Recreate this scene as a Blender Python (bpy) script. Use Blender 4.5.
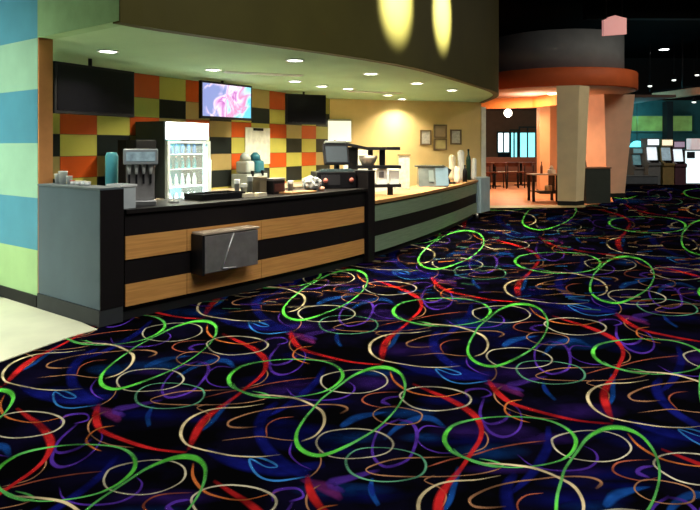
import bpy, bmesh, math, random
from mathutils import Vector, Matrix
random.seed(7)
S = bpy.context.scene
for o in list(bpy.data.objects): bpy.data.objects.remove(o)
COL = S.collection
R = math.radians
# ---------------------------------------------------------------- camera, world, exposure
F, HZ, EYE = 620.0, 146.0, 1.68          # focal length in px (700 wide frame), horizon row, eye height
cd = bpy.data.cameras.new('camera'); cam = bpy.data.objects.new('camera', cd); COL.objects.link(cam)
cam.location = (0, 0, EYE); cam.rotation_euler = (R(90), 0, 0)
cd.sensor_width = 36; cd.lens = 36*F/700; cd.shift_y = -(255-HZ)/700; cd.clip_end = 200
S.camera = cam
w = bpy.data.worlds.new('hall_air'); S.world = w; w.use_nodes = True
w.node_tree.nodes['Background'].inputs[0].default_value = (.5, .6, .75, 1)
w.node_tree.nodes['Background'].inputs[1].default_value = .03
S.view_settings.view_transform = 'Standard'; S.view_settings.look = 'None'
S.view_settings.gamma = 1; S.view_settings.use_curve_mapping = False
S.view_settings.exposure = 0.0

def area(name, loc, size, power, col, rot=(0, 0, 0), sizey=None, parent=None, spread=180):
    l = bpy.data.lights.new(name, 'AREA'); l.energy = power; l.color = col; l.size = size; l.spread = R(spread)
    if sizey: l.shape = 'RECTANGLE'; l.size_y = sizey
    o = bpy.data.objects.new(name, l); COL.objects.link(o); o.location = loc; o.rotation_euler = rot
    if parent: o.parent = parent
    return o
def spot(name, loc, target, power, col, ang, blend, rad=.05, parent=None):
    l = bpy.data.lights.new(name, 'SPOT'); l.energy = power; l.color = col; l.spot_size = R(ang); l.spot_blend = blend
    l.shadow_soft_size = rad
    o = bpy.data.objects.new(name, l); COL.objects.link(o); o.location = loc
    o.rotation_euler = (Vector(target)-Vector(loc)).to_track_quat('-Z', 'Y').to_euler()
    if parent: o.parent = parent
    return o
# unseen fill lamps added high up to light the hall and its far side
area('hall_fill', (2.5, 2.5, 6.2), 5, 500, (1, .97, .9), sizey=5)
area('hall_fill', (-6.0, 2.6, 5.2), 1.8, 400, (.95, 1, .90), (R(28), R(12), 0), sizey=1.8, spread=110)
area('hall_fill', (11, 12.5, 6.3), 4, 430, (1, .88, .68), sizey=6)
area('hall_fill', (14, 21, 6.0), 3, 170, (1, .88, .78), (R(50), 0, 0), sizey=2)  # fill tilted forward to brighten the tan bulkhead
# ---------------------------------------------------------------- helpers
def X(px, Y): return (px-350)/F*Y
def Zp(py, Y): return EYE-(py-HZ)*Y/F
def on(o, d, px):                       # where the line o+s*d crosses the sight line of column px -> s
    k = (px-350)/F
    return (k*o[1]-o[0])/(d[0]-k*d[1])
MATS = {}
def mat(name, col, rough=.6, var=.06, scale=6, emit=0, metal=0, spec=.3, bump=0, ecol=None, alpha=1):
    if name in MATS: return MATS[name]
    m = bpy.data.materials.new(name); m.use_nodes = True; nt = m.node_tree; b = nt.nodes['Principled BSDF']
    tc = nt.nodes.new('ShaderNodeTexCoord'); n = nt.nodes.new('ShaderNodeTexNoise'); n.inputs['Scale'].default_value = scale
    n.inputs['Detail'].default_value = 5
    nt.links.new(tc.outputs['Object'], n.inputs['Vector'])
    r = nt.nodes.new('ShaderNodeMapRange'); r.inputs[1].default_value = .3; r.inputs[2].default_value = .7
    r.inputs[3].default_value = 1-var*2; r.inputs[4].default_value = 1+var
    nt.links.new(n.outputs['Fac'], r.inputs[0])
    mx = nt.nodes.new('ShaderNodeMix'); mx.data_type = 'RGBA'; mx.blend_type = 'MULTIPLY'; mx.inputs[0].default_value = 1
    mx.inputs[6].default_value = (*col, 1); nt.links.new(r.outputs[0], mx.inputs[7])
    nt.links.new(mx.outputs[2], b.inputs['Base Color'])
    b.inputs['Roughness'].default_value = rough; b.inputs['Metallic'].default_value = metal
    b.inputs['Specular IOR Level'].default_value = spec
    b.inputs['Alpha'].default_value = alpha
    if emit:
        b.inputs['Emission Color'].default_value = (*(ecol or col), 1); b.inputs['Emission Strength'].default_value = emit
    if bump:
        bp = nt.nodes.new('ShaderNodeBump'); bp.inputs['Strength'].default_value = bump; bp.inputs['Distance'].default_value = .01
        nt.links.new(n.outputs['Fac'], bp.inputs['Height']); nt.links.new(bp.outputs[0], b.inputs['Normal'])
    MATS[name] = m; return m
def woodmat(name, col, col2, rot=0):
    m = bpy.data.materials.new(name); m.use_nodes = True; nt = m.node_tree; b = nt.nodes['Principled BSDF']
    tc = nt.nodes.new('ShaderNodeTexCoord'); mp = nt.nodes.new('ShaderNodeMapping')
    mp.inputs['Scale'].default_value = (1.2, 1.2, 26); nt.links.new(tc.outputs['Object'], mp.inputs[0])
    n = nt.nodes.new('ShaderNodeTexNoise'); n.inputs['Scale'].default_value = 2.2; n.inputs['Detail'].default_value = 8
    nt.links.new(mp.outputs[0], n.inputs['Vector'])
    cr = nt.nodes.new('ShaderNodeValToRGB'); cr.color_ramp.elements[0].position = .35; cr.color_ramp.elements[1].position = .65
    cr.color_ramp.elements[0].color = (*col2, 1); cr.color_ramp.elements[1].color = (*col, 1)
    nt.links.new(n.outputs['Fac'], cr.inputs[0]); nt.links.new(cr.outputs[0], b.inputs['Base Color'])
    b.inputs['Roughness'].default_value = .45; b.inputs['Specular IOR Level'].default_value = .3
    return m
def BM(): return bmesh.new()
def box(bm, x0, x1, y0, y1, z0, z1, bev=0, M=None, mi=0):
    vs = [bm.verts.new((x, y, z)) for z in (z0, z1) for x, y in ((x0, y0), (x1, y0), (x1, y1), (x0, y1))]
    fs = [bm.faces.new([vs[i] for i in q]) for q in ((3, 2, 1, 0), (4, 5, 6, 7), (0, 1, 5, 4), (1, 2, 6, 5), (2, 3, 7, 6), (3, 0, 4, 7))]
    for f in fs: f.material_index = mi
    if bev:
        es = list({e for f in fs for e in f.edges})
        r = bmesh.ops.bevel(bm, geom=es, offset=bev, segments=2, affect='EDGES', profile=.5)
        vs = list({v for f in r['faces'] for v in f.verts} | {v for v in vs if v.is_valid})
    if M: bmesh.ops.transform(bm, matrix=M, verts=vs)
    return vs
def lathe(bm, prof, cx=0, cy=0, cz=0, n=20, a0=0, a1=2*math.pi, sx=1, sy=1):
    full = abs(a1-a0-2*math.pi) < 1e-6; k = n if full else n+1; rings = []
    for r, z in prof:
        rings.append([bm.verts.new((cx+sx*max(r, 1e-4)*math.cos(a0+(a1-a0)*i/n), cy+sy*max(r, 1e-4)*math.sin(a0+(a1-a0)*i/n), cz+z)) for i in range(k)])
    for a, b in zip(rings, rings[1:]):
        for i in range(n):
            j = (i+1) % k
            f = bm.faces.new((a[i], a[j], b[j], b[i])); f.smooth = True
    if full:
        if prof[0][0] > 1e-3: bm.faces.new(rings[0][::-1])
        if prof[-1][0] > 1e-3: bm.faces.new(rings[-1])
def tube(bm, pts, r, n=8):
    pts = [Vector(p) for p in pts]; rings = []
    for i, p in enumerate(pts):
        d = (pts[min(i+1, len(pts)-1)]-pts[max(i-1, 0)]).normalized()
        u = d.orthogonal().normalized() if i == 0 else (rings[-1][1]-d*rings[-1][1].dot(d)).normalized()
        v = d.cross(u)
        rings.append(([bm.verts.new(p+r*(math.cos(2*math.pi*k/n)*u+math.sin(2*math.pi*k/n)*v)) for k in range(n)], u))
    for (a, _), (b, _) in zip(rings, rings[1:]):
        for k in range(n):
            f = bm.faces.new((a[k], a[(k+1) % n], b[(k+1) % n], b[k])); f.smooth = True
    bm.faces.new(rings[0][0][::-1]); bm.faces.new(rings[-1][0])
def prism(bm, pts, z0, z1, mi=0):       # vertical prism from a ground outline
    a = [bm.verts.new((*p, z0)) for p in pts]; b = [bm.verts.new((*p, z1)) for p in pts]
    for i in range(len(pts)):
        j = (i+1) % len(pts); bm.faces.new((a[i], a[j], b[j], b[i])).material_index = mi
    bm.faces.new(a[::-1]).material_index = mi; bm.faces.new(b).material_index = mi
def obj(name, bm, m, parent=None, **kw):
    bmesh.ops.recalc_face_normals(bm, faces=bm.faces[:])
    me = bpy.data.meshes.new(name); bm.to_mesh(me); bm.free()
    for mm in (m if isinstance(m, (list, tuple)) else [m]): me.materials.append(mm)
    o = bpy.data.objects.new(name, me); COL.objects.link(o)
    if parent: o.parent = parent
    for k, v in kw.items(): o[k] = v
    return o
def struct(name, bm, m): return obj(name, bm, m, kind='structure')
def thing(name, label, cat, loc=(0, 0, 0), rz=0, group=None):
    o = bpy.data.objects.new(name, None); COL.objects.link(o); o.empty_display_size = .1
    o.location = loc; o.rotation_euler = (0, 0, rz); o['label'] = label; o['category'] = cat
    if group: o['group'] = group
    return o
def tag(o, label, cat, group=None, loc=None, rz=None):
    o['label'] = label; o['category'] = cat
    if group: o['group'] = group
    if loc: o.location = loc
    if rz is not None: o.rotation_euler = (0, 0, rz)
    return o
def dup(root, loc, rz, label, group=None):
    r = root.copy(); COL.objects.link(r); r.location = loc; r.rotation_euler = (0, 0, rz); r['label'] = label
    if group: r['group'] = group
    for ch in list(root.children):
        c = ch.copy(); COL.objects.link(c); c.parent = r
        for g in list(ch.children):
            d = g.copy(); COL.objects.link(d); d.parent = c
    return r
# polylines on plan
def catmull(P, n=12):
    P = [Vector(p) for p in P]; Q = [2*P[0]-P[1]]+P+[2*P[-1]-P[-2]]; out = []
    for i in range(1, len(Q)-2):
        for k in range(n):
            t = k/n; a, b, c, d = Q[i-1:i+3]
            out.append(.5*((2*b)+(c-a)*t+(2*a-5*b+4*c-d)*t*t+(3*b-a-3*c+d)*t**3))
    return out+[P[-1]]
def plen(P):
    L = [0]
    for a, b in zip(P, P[1:]): L.append(L[-1]+(b-a).length)
    return L
def sub(P, s0, s1, n):
    L = plen(P); out = []
    for k in range(n+1):
        s = s0+(s1-s0)*k/n; i = 0
        while i < len(L)-2 and L[i+1] < s: i += 1
        t = (s-L[i])/(L[i+1]-L[i]); p = P[i].lerp(P[i+1], t); d = (P[i+1]-P[i]).normalized()
        out.append((p, Vector((-d.y, d.x))))
    return out
def curved(bm, P, s0, s1, d0, d1, z0, z1, n=14, mi=0):
    q = sub(P, s0, s1, n); R4 = []
    for p, nn in q:
        R4.append([bm.verts.new((*(p+nn*d), z)) for d, z in ((d0, z0), (d0, z1), (d1, z1), (d1, z0))])
    for a, b in zip(R4, R4[1:]):
        for k in range(4):
            f = bm.faces.new((a[k], a[(k+1) % 4], b[(k+1) % 4], b[k])); f.material_index = mi
    bm.faces.new(R4[0]).material_index = mi; bm.faces.new(R4[-1][::-1]).material_index = mi
# ---------------------------------------------------------------- materials
BLACK = mat('black_laminate', (.009, .007, .008), .6, spec=.15)
BLK2 = mat('black_plastic', (.007, .007, .009), .45, spec=.2)
GREYW = mat('slate_laminate', (.085, .125, .155), .55, .05, 3)
ORW = woodmat('honey_wood', (.74, .37, .11), (.60, .28, .08))
GRW = woodmat('grey_green_wood', (.26, .36, .24), (.20, .29, .19))
TOPW = woodmat('maple_top', (.46, .24, .09), (.38, .18, .07))
CREAMT = mat('cream_tile', (.80, .79, .56), .5, .04, 3)
WHITE = mat('white_plastic', (.78, .80, .78), .4)
CREAM = mat('cream_plastic', (.82, .74, .55), .5)
STEEL = mat('brushed_steel', (.5, .51, .52), .32, .05, 9, metal=.9)
STEEL2 = mat('dull_steel', (.30, .29, .29), .45, .1, 9, metal=.6)
BEIGE = mat('beige_wall_paint', (.86, .62, .28), .7, .03, 3)
CEILG = mat('green_ceiling_paint', (.35, .52, .32), .8, .03, 2)
OLIVE = mat('olive_paint', (.060, .053, .010), .6, .05, 2, spec=.15)
ORJ = mat('orange_paint', (.62, .27, .09), .6)
BLUEW = mat('blue_wall_paint', (.09, .32, .44), .6, .04, 3)
GREENW = mat('pale_green_wall_paint', (.34, .60, .44), .6, .04, 3)
LIMEW = mat('lime_wall_paint', (.38, .60, .28), .6, .04, 3)
DARKC = mat('black_ceiling_paint', (.004, .004, .005), .9, spec=.05)
DARKW = mat('dark_wall_paint', (.012, .016, .018), .8)
TRED = mat('tile_orange', (.56, .085, .012), .35, .06, 2)
TYEL = mat('tile_olive_yellow', (.50, .46, .10), .35, .06, 2)
TBLK = mat('tile_black', (.012, .016, .016), .3, .06, 2)
TTAN = mat('tile_tan', (.40, .30, .12), .35, .06, 2)
PAPER = mat('white_paper', (.75, .74, .68), .7)
GLOW = mat('lamp_glow', (1, 1, .92), .5, 0, emit=14, ecol=(1, 1, .86))
RIM = mat('orange_rim_paint', (.60, .12, .035), .6, .05, 3)
DRUM = mat('grey_drum_paint', (.23, .25, .28), .7, .05, 3)
COLM = mat('cream_column_paint', (.85, .72, .46), .6, .04, 3)
PINKC = mat('pale_soffit_paint', (.92, .76, .68), .7, .03)
BASEB = mat('black_rubber_base', (.01, .011, .012), .6)
REDW = woodmat('red_brown_wood', (.16, .045, .02), (.09, .025, .012))
TEAL = mat('teal_paint', (.03, .14, .15), .7)
# ---------------------------------------------------------------- key plan points
O = Vector((-2.307, 5.72)); Ld = Vector((-.8, .6)); U = Vector((.6, .8))       # end wall corner, left wall direction, depth direction
CURVE = catmull([(-2.164, 5.911), (-.95, 7.33), (.25, 8.95), (1.25, 10.75), (2.2, 12.75), (3.0, 14.65)])
CL = plen(CURVE); CT = CL[-1]
FAS = catmull([(-2.063, 5.537), (-1.656, 6.04), (0, 7.67), (1.01, 8.96), (2.0, 10.75), (2.98, 12.75), (3.32, 14.1), (3.42, 15.95)])
A0 = Vector((-3.95, 8.27)); Wd = Vector((math.cos(R(61.5)), math.sin(R(61.5)))); WA = R(61.5)
CORN = A0+Wd*7.28; BEND = Vector((3.36, 15.9))
# ---------------------------------------------------------------- carpet: traced swirl print, one repeat, laid out as a lattice on the floor
H = [[None]*3 for _ in range(3)]
def solve_h():
    pts = {(0, 0): (103.7, 381.5), (1, 0): (287, 314.6), (0, 1): (301.3, 445.3), (2, 1): (599.2, 298), (3, 1): (692.4, 251.9), (2, 0): (423.2, 265), (3, 0): (528.4, 226.6), (4, 0): (612, 196.1), (1, 1): (475, 359.4)}
    import numpy as np
    A = []; B = []
    for (i, j), (x, y) in pts.items():
        x = (x-350)/300; y = (y-255)/300
        A.append([i, j, 1, 0, 0, 0, -x*i, -x*j]); B.append(x)
        A.append([0, 0, 0, i, j, 1, -y*i, -y*j]); B.append(y)
    h = np.linalg.lstsq(np.array(A, float), np.array(B, float), rcond=None)[0]
    return np.append(h, 1).reshape(3, 3)
HM = solve_h()
import numpy as np
HI = np.linalg.inv(HM)
def pix2lat(x, y):
    v = HI @ np.array([(x-350)/300, (y-255)/300, 1]); return v[0]/v[2], v[1]/v[2]
def lat2pix(i, j):
    v = HM @ np.array([i, j, 1]); return v[0]/v[2]*300+350, v[1]/v[2]*300+255, v[2]
def pix2floor(x, y):
    Y = EYE*F/(y-HZ); return (x-350)/F*Y, Y
G = (.16, .92, .09); GD = (.13, .58, .13); TL = (.12, .38, .22); CR = (.9, .74, .42); WH = (.66, .60, .42); RD = (.62, .02, .022)
RB = (.38, .09, .05); TN = (.42, .20, .10); OR_ = (.75, .20, .05); BL = (.015, .12, .55); DB = (.010, .015, .26); PU = (.10, .035, .40)
PK = (.25, .03, .22); LB = (.04, .22, .6)
CUR = [  # colour, closed, soft, points (x, y, width)
 (DB, 0, 1, [(278, 402, 4), (265, 413, 8), (259, 428, 10), (265, 446, 10), (281, 462, 11), (299, 472, 10), (313, 478, 5)]),
 (DB, 0, 1, [(206, 450, 6), (225, 459, 11), (250, 466, 13), (285, 470, 13), (325, 464, 7)]),
 (DB, 0, 1, [(548, 426, 4), (548, 445, 8), (540, 462, 9), (528, 478, 8), (508, 496, 3)]),
 (BL, 0, 1, [(340, 427, 3), (345, 424, 6), (356, 418, 7), (374, 414, 4), (388, 412, 1)]),
 (PK, 0, 1, [(300, 480, 3), (315, 484, 9), (330, 490, 12), (342, 500, 5)]),
 (PU, 0, 1, [(345, 492, 4), (330, 484, 9), (350, 478, 7), (380, 470, 3)]),
 (BL, 0, 1, [(384, 440, 3), (398, 427, 5), (416, 419, 6), (432, 419, 6), (446, 428, 3)]),
 (BL, 0, 1, [(372, 478, 3), (371, 490, 5), (374, 498, 5), (379, 506, 4)]),
 (BL, 0, 1, [(232, 398, 4), (221, 411, 4), (212, 422, 4), (202, 431, 2)]),
 (LB, 0, 0, [(243, 456, 2), (260, 458, 3), (273, 463, 3.5), (277, 467, 2), (266, 467, 2), (250, 459, 3), (253, 470, 3.5), (262, 478, 3), (276, 481, 3), (294, 479, 2.5), (310, 476, 2)]),
 (PU, 0, 0, [(484, 398, 3), (480, 412, 4), (483, 422, 4), (490, 432, 4), (502, 437, 4), (514, 434, 3), (521, 425, 3), (520, 412, 2), (510, 402, 2)]),
 (PU, 0, 0, [(398, 420, 3), (411, 423, 4), (417, 433, 5), (414, 449, 4), (406, 461, 4), (386, 467, 4), (374, 458, 4), (373, 444, 3), (381, 428, 3), (400, 419, 3)]),
 (PU, 0, 0, [(445, 428, 1.5), (427, 426, 2), (419, 431, 3), (417, 439, 2), (425, 448, 2), (440, 453, 2), (455, 453, 1)]),
 (PU, 0, 0, [(59, 487, 2), (64, 499, 3), (85, 505, 3), (116, 503, 3), (136, 494, 3), (142, 484, 3), (136, 477, 1.5)]),
 (PU, 0, 0, [(655, 466, 2), (642, 468, 5), (638, 473, 6), (650, 478, 2)]),
 (PU, 0, 0, [(49, 436, 3), (52, 446, 5), (59, 453, 4), (77, 449, 3.5), (92, 439, 2)]),
 (PU, 0, 0, [(292, 442, 1.5), (290, 454, 3), (299, 464, 2), (312, 470, 1)]),
 (PU, 0, 0, [(60, 424, 2), (66, 416, 3), (85, 414, 3), (88, 420, 2.5), (74, 424, 2)]),
 (DB, 0, 1, [(150, 410, 2), (149, 414, 5), (147, 420, 2)]),
 (RB, 0, 0, [(650, 460, 1), (628, 461, 2), (616, 464, 3), (613, 471, 3), (623, 477, 2), (643, 481, 1.5), (660, 477, 1)]),
 (TN, 0, 0, [(208, 404, 1.5), (197, 408, 1.5), (207, 413, 2), (210, 419, 2), (203, 427, 1.5), (194, 432, 1)]),
 (RB, 0, 0, [(294, 417, 1), (278, 419, 1.5), (267, 426, 2), (267, 438, 2)]),
 (RB, 0, 0, [(425, 468, 1.5), (450, 460, 2.5), (474, 455, 2.5), (494, 449, 2), (520, 444, 2), (546, 441, 1.2)]),
 (TN, 0, 0, [(478, 427, 1.5), (486, 434, 2), (488, 441, 2), (484, 448, 2), (474, 452, 1.5), (462, 455, 1)]),
 (TN, 0, 0, [(107, 411, 1), (93, 418, 2), (88, 428, 2.4), (94, 438, 1.8), (110, 445, 1.6), (134, 448, 1.2)]),
 (TN, 1, 0, [(373, 415, 2), (379, 409, 1.5), (391, 407, 1.5), (412, 410, 1.5), (422, 415, 2.2), (417, 423, 2), (399, 425, 1.5), (381, 422, 1.5)]),
 (TN, 0, 0, [(257, 427, 1.4), (242, 428, 2.2), (230, 427, 3), (228, 423, 3), (234, 419, 2.4), (252, 413, 1.8), (273, 409, 1.6), (293, 407, 1.5), (314, 405, 1.6), (335, 405, 2), (345, 407, 3), (347, 410, 3.4), (340, 414, 2)]),
 (RD, 0, 0, [(488, 380, 4), (494, 389, 7), (502, 397, 7), (515, 405, 5), (539, 412, 4), (559, 417, 4), (579, 421, 3), (597, 423, 3), (613, 424, 3)]),
 (RD, 0, 0, [(552, 316, 2), (571, 322, 3), (587, 327, 4), (602, 333, 5), (615, 340, 5.5), (622, 348, 5), (623, 356, 5), (619, 365, 5), (614, 376, 5), (607, 386, 8), (604, 396, 10), (607, 408, 9), (613, 422, 4)]),
 (TN, 0, 0, [(319, 450, 1.5), (321, 462, 2), (317, 471, 2), (309, 478, 1.5)]),
 (OR_, 0, 0, [(530, 423, 1), (519, 420, 2), (507, 414, 2.6), (505, 407, 2.8), (510, 402, 2.2), (522, 400, 1.2)]),
 (OR_, 0, 0, [(390, 372, 2), (394, 381, 3), (404, 389, 3), (417, 394, 2), (443, 397, 1.4), (470, 391, 1)]),
 (TN, 0, 0, [(455, 457, 1), (425, 458, 2), (399, 459, 2), (378, 464, 2.4), (366, 470, 2), (376, 475, 2), (404, 477, 2), (443, 477, 1.6), (474, 475, 1.6), (494, 471, 2), (503, 467, 2)]),
 (TL, 1, 0, [(355, 451, 2), (346, 460, 3.4), (350, 472, 3.6), (363, 479, 2.6), (381, 482, 2), (402, 481, 2.2), (420, 476, 3), (426, 467, 3.2), (422, 458, 2.8), (412, 453, 2), (394, 449, 1.6), (371, 448, 1.6)]),
 (WH, 1, 0, [(340, 430, 1.8), (355, 429, 1.8), (373, 431, 2), (386, 436, 2.8), (393, 443, 3), (391, 450, 2.4), (382, 455, 1.8), (366, 458, 1.6), (345, 459, 1.6), (328, 456, 2), (318, 448, 2.8), (317, 440, 2.8), (325, 433, 2)]),
 (WH, 1, 0, [(400, 397, 2.6), (405, 391, 2), (415, 388, 1.6), (430, 387, 1.6), (450, 389, 1.8), (466, 394, 2.4), (471, 400, 3), (466, 406, 2.4), (450, 410, 1.8), (430, 411, 1.6), (412, 407, 2)]),
 (WH, 1, 0, [(552, 442, 3), (556, 450, 2.4), (567, 457, 1.8), (585, 461, 1.8), (605, 462, 1.8), (620, 459, 2), (630, 452, 2.6), (630, 445, 2.6), (621, 437, 1.8), (605, 432, 1.6), (585, 431, 1.6), (565, 434, 2.2), (554, 438, 3)]),
 (CR, 0, 0, [(649, 380, 1), (630, 383, 1.4), (610, 384, 1.8), (597, 387, 2.6), (589, 393, 4), (588, 400, 4), (594, 409, 3), (607, 417, 2), (623, 421, 1.8), (640, 424, 1.8), (660, 427, 1.8), (685, 428, 1.6), (705, 426, 1)]),
 (TN, 0, 0, [(222, 441, 1), (247, 438, 1.5), (262, 437, 1.5), (281, 440, 1.5), (296, 441, 1)]),
 (GD, 0, 0, [(453, 449, 2), (461, 456, 2.5), (476, 463, 3), (494, 467, 3), (503, 466, 3), (494, 462, 2.4), (479, 459, 1.5)]),
 (GD, 1, 0, [(445, 435, 5), (455, 425, 4), (480, 419, 2.4), (510, 417, 2), (545, 420, 2.4), (568, 430, 4), (576, 443, 5), (568, 457, 3.4), (545, 465, 2.4), (510, 468, 2), (480, 463, 3), (455, 454, 4), (446, 445, 5.4)]),
 (G, 0, 0, [(453, 427, 1.5), (446, 434, 5), (445, 443, 5.5), (452, 451, 3)]),
 (G, 0, 0, [(562, 426, 1), (573, 435, 3.5), (576, 443, 5), (571, 453, 3), (560, 461, 1)]),
 (CR, 0, 0, [(418, 324, 1.2), (440, 325, 1.6), (458, 327, 2), (474, 332, 2), (484, 337, 3), (488, 345, 3), (484, 353, 2.2), (474, 357, 1.4)]),
 (GD, 1, 0, [(322, 399, 2.6), (314, 408, 3), (304, 420, 3.2), (297, 433, 4), (297, 444, 5), (304, 452, 5.5), (317, 456, 5), (332, 453, 4.4), (350, 445, 3.6), (378, 428, 2.8), (398, 407, 2.4), (405, 390, 3), (402, 376, 4), (391, 369, 5), (376, 368, 4.6), (355, 375, 3.4), (338, 387, 2.6)]),
 (G, 0, 0, [(306, 418, 1), (297, 432, 3.4), (297, 444, 5.4), (304, 452, 6), (317, 456, 5.4), (332, 453, 4.4), (352, 443, 1.5)]),
 (G, 0, 0, [(352, 377, 1), (364, 371, 3), (378, 368, 4.6), (391, 369, 5), (401, 375, 3), (405, 386, 1)]),
]
def smooth_row(pts, closed, n):
    P = [Vector(p) for p in pts]
    if closed: Q = [P[-1]]+P+[P[0], P[1]]
    else: Q = [2*P[0]-P[1]]+P+[2*P[-1]-P[-2]]
    out = []
    for i in range(1, len(Q)-2):
        a, b, c, d = Q[i-1:i+3]
        for k in range(n):
            t = k/n; out.append(.5*((2*b)+(c-a)*t+(2*a-5*b+4*c-d)*t*t+(3*b-a-3*c+d)*t**3))
    out.append(P[0] if closed else P[-1]); return out
def build_floor():
    bm = bmesh.new(); lay = bm.loops.layers.float_color.new('print')
    f = bm.faces.new([bm.verts.new(p) for p in ((-16, -6, 0), (22, -6, 0), (22, 34, 0), (-16, 34, 0))])
    for l in f.loops: l[lay] = (0, 0, 0, 0)
    prepared = []
    for ci, (colr, closed, soft, pts) in enumerate(CUR):
        rows = smooth_row(pts, closed, 5); row = []
        for k, p in enumerate(rows):
            a = rows[max(k-1, 0)]; b = rows[min(k+1, len(rows)-1)]
            if closed and k in (0, len(rows)-1): a, b = rows[-2], rows[1]
            # pull the tangent into the ground plane (foreshortened ~2x) so the stroke width reads like the photo's
            dx, dy = b.x-a.x, b.y-a.y; L = math.hypot(dx, dy) or 1; nx, ny = -dy/L, dx/L
            wd = max(p.z, .8)*(.52 if not soft else .7); ny *= .8
            row.append([pix2lat(p.x+nx*wd*s, p.y+ny*wd*s) for s in (-1, -.5, .5, 1)])
        prepared.append((ci, colr, soft, closed, row))
    for i in range(-5, 13):
        for j in range(-6, 12):
            for ci, colr, soft, closed, row in prepared:
                ci_, cj_ = row[len(row)//2][1]
                x, y, wv = lat2pix(ci_+i, cj_+j)
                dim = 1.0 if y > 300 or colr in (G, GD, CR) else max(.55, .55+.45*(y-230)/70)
                if wv <= .2 or y < 186 or y > 900 or x < -500 or x > 1250: continue
                step = 1 if y > 290 else (2 if y > 225 else 4)
                rr = row[::step]
                if rr[-1] is not row[-1]: rr = rr+[row[-1]]
                vs = []; ok = True
                for q in rr:
                    line = []
                    for (a, b) in q:
                        px, py, wv = lat2pix(a+i, b+j)
                        if wv <= .1 or py < 180 or py > 1200: ok = False; break
                        fx, fy = pix2floor(px, py); line.append((fx, fy))
                    if not ok: break
                    vs.append(line)
                if not ok: continue
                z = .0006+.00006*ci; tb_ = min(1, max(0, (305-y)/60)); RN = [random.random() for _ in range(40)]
                V = [[bm.verts.new((a, b, z)) for a, b in line] for line in vs]
                ed = 0.0; N = len(V)
                def al(k, s):
                    e = 1.0 if closed else min(1, min(k, N-1-k)/(N*.12)+.15)
                    if k == N-1 and closed: k = 0
                    u_ = k/N*24; i0 = int(u_); rv = RN[i0]*(1-u_+i0)+RN[i0+1]*(u_-i0)
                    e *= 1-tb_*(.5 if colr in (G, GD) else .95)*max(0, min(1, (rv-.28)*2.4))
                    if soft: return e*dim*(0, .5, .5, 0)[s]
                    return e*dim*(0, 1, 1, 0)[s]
                for k in range(N-1):
                    for s in range(3):
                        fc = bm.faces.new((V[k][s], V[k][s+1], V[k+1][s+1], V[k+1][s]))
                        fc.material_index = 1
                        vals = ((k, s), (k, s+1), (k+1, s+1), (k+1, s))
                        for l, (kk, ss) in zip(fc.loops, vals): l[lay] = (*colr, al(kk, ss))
    for k in range(520):                 # short flecks of the print
        px = random.uniform(120, 760); py = 190+120*random.random()**1.3
        c_ = random.choice((TN, TN, OR_, LB, PU, PU, BL, TL, CR)); c_ = tuple(v*.38 for v in c_)
        L = random.uniform(2, 7)*(.6+(py-190)/100); wd = random.uniform(.35, .8); sl = random.uniform(-.12, .12)*L
        q = [pix2floor(px+a, max(187, py+b)) for a, b in ((-L, -wd-sl), (L, -wd+sl), (L, wd+sl), (-L, wd-sl))]
        fc = bm.faces.new([bm.verts.new((a, b, .0055)) for a, b in q]); fc.material_index = 1
        for l in fc.loops: l[lay] = (*c_, .8)
    for k in range(150):                 # soft indigo clouds in the print
        px = random.uniform(60, 820); py = 188+330*random.random()**1.5; rr = random.uniform(7, 16)*(.6+(py-190)/190); c_ = random.choice((DB, DB, PU, BL)); c_ = tuple(v*.5 for v in c_)
        fl = random.uniform(.25, .5); n = 14
        cv = bm.verts.new((*pix2floor(px, py), .0005)); ring = [bm.verts.new((*pix2floor(px+rr*2*math.cos(6.2832*i/n), max(185, py+rr*fl*math.sin(6.2832*i/n))), .0005)) for i in range(n)]
        for i in range(n):
            fc = bm.faces.new((cv, ring[i], ring[(i+1) % n])); fc.material_index = 1
            for l in fc.loops: l[lay] = (*c_, .55 if l.vert is cv else 0)
    me = bpy.data.meshes.new('floor'); bm.to_mesh(me); bm.free()
    # pile
    m = bpy.data.materials.new('carpet_pile'); m.use_nodes = True; nt = m.node_tree; b = nt.nodes['Principled BSDF']
    n = nt.nodes.new('ShaderNodeTexNoise'); n.inputs['Scale'].default_value = 2.3; n.inputs['Detail'].default_value = 6
    tc = nt.nodes.new('ShaderNodeTexCoord'); nt.links.new(tc.outputs['Object'], n.inputs['Vector'])
    cr = nt.nodes.new('ShaderNodeValToRGB'); cr.color_ramp.elements[0].position = .45; cr.color_ramp.elements[0].color = (.0015, .0015, .002, 1)
    cr.color_ramp.elements[1].position = .75; cr.color_ramp.elements[1].color = (.004, .003, .016, 1)
    nt.links.new(n.outputs['Fac'], cr.inputs[0]); nt.links.new(cr.outputs[0], b.inputs['Base Color'])
    b.inputs['Roughness'].default_value = 1; b.inputs['Specular IOR Level'].default_value = 0
    # printed swirl
    p = bpy.data.materials.new('carpet_print'); p.use_nodes = True; nt = p.node_tree; b = nt.nodes['Principled BSDF']
    at = nt.nodes.new('ShaderNodeAttribute'); at.attribute_name = 'print'
    tc = nt.nodes.new('ShaderNodeTexCoord'); n = nt.nodes.new('ShaderNodeTexNoise'); n.inputs['Scale'].default_value = 5; n.inputs['Detail'].default_value = 3
    nt.links.new(tc.outputs['Object'], n.inputs['Vector'])
    r = nt.nodes.new('ShaderNodeMapRange'); r.inputs[1].default_value = .35; r.inputs[2].default_value = .65; r.inputs[3].default_value = .4; r.inputs[4].default_value = 1.1
    nt.links.new(n.outputs['Fac'], r.inputs[0])
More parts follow.
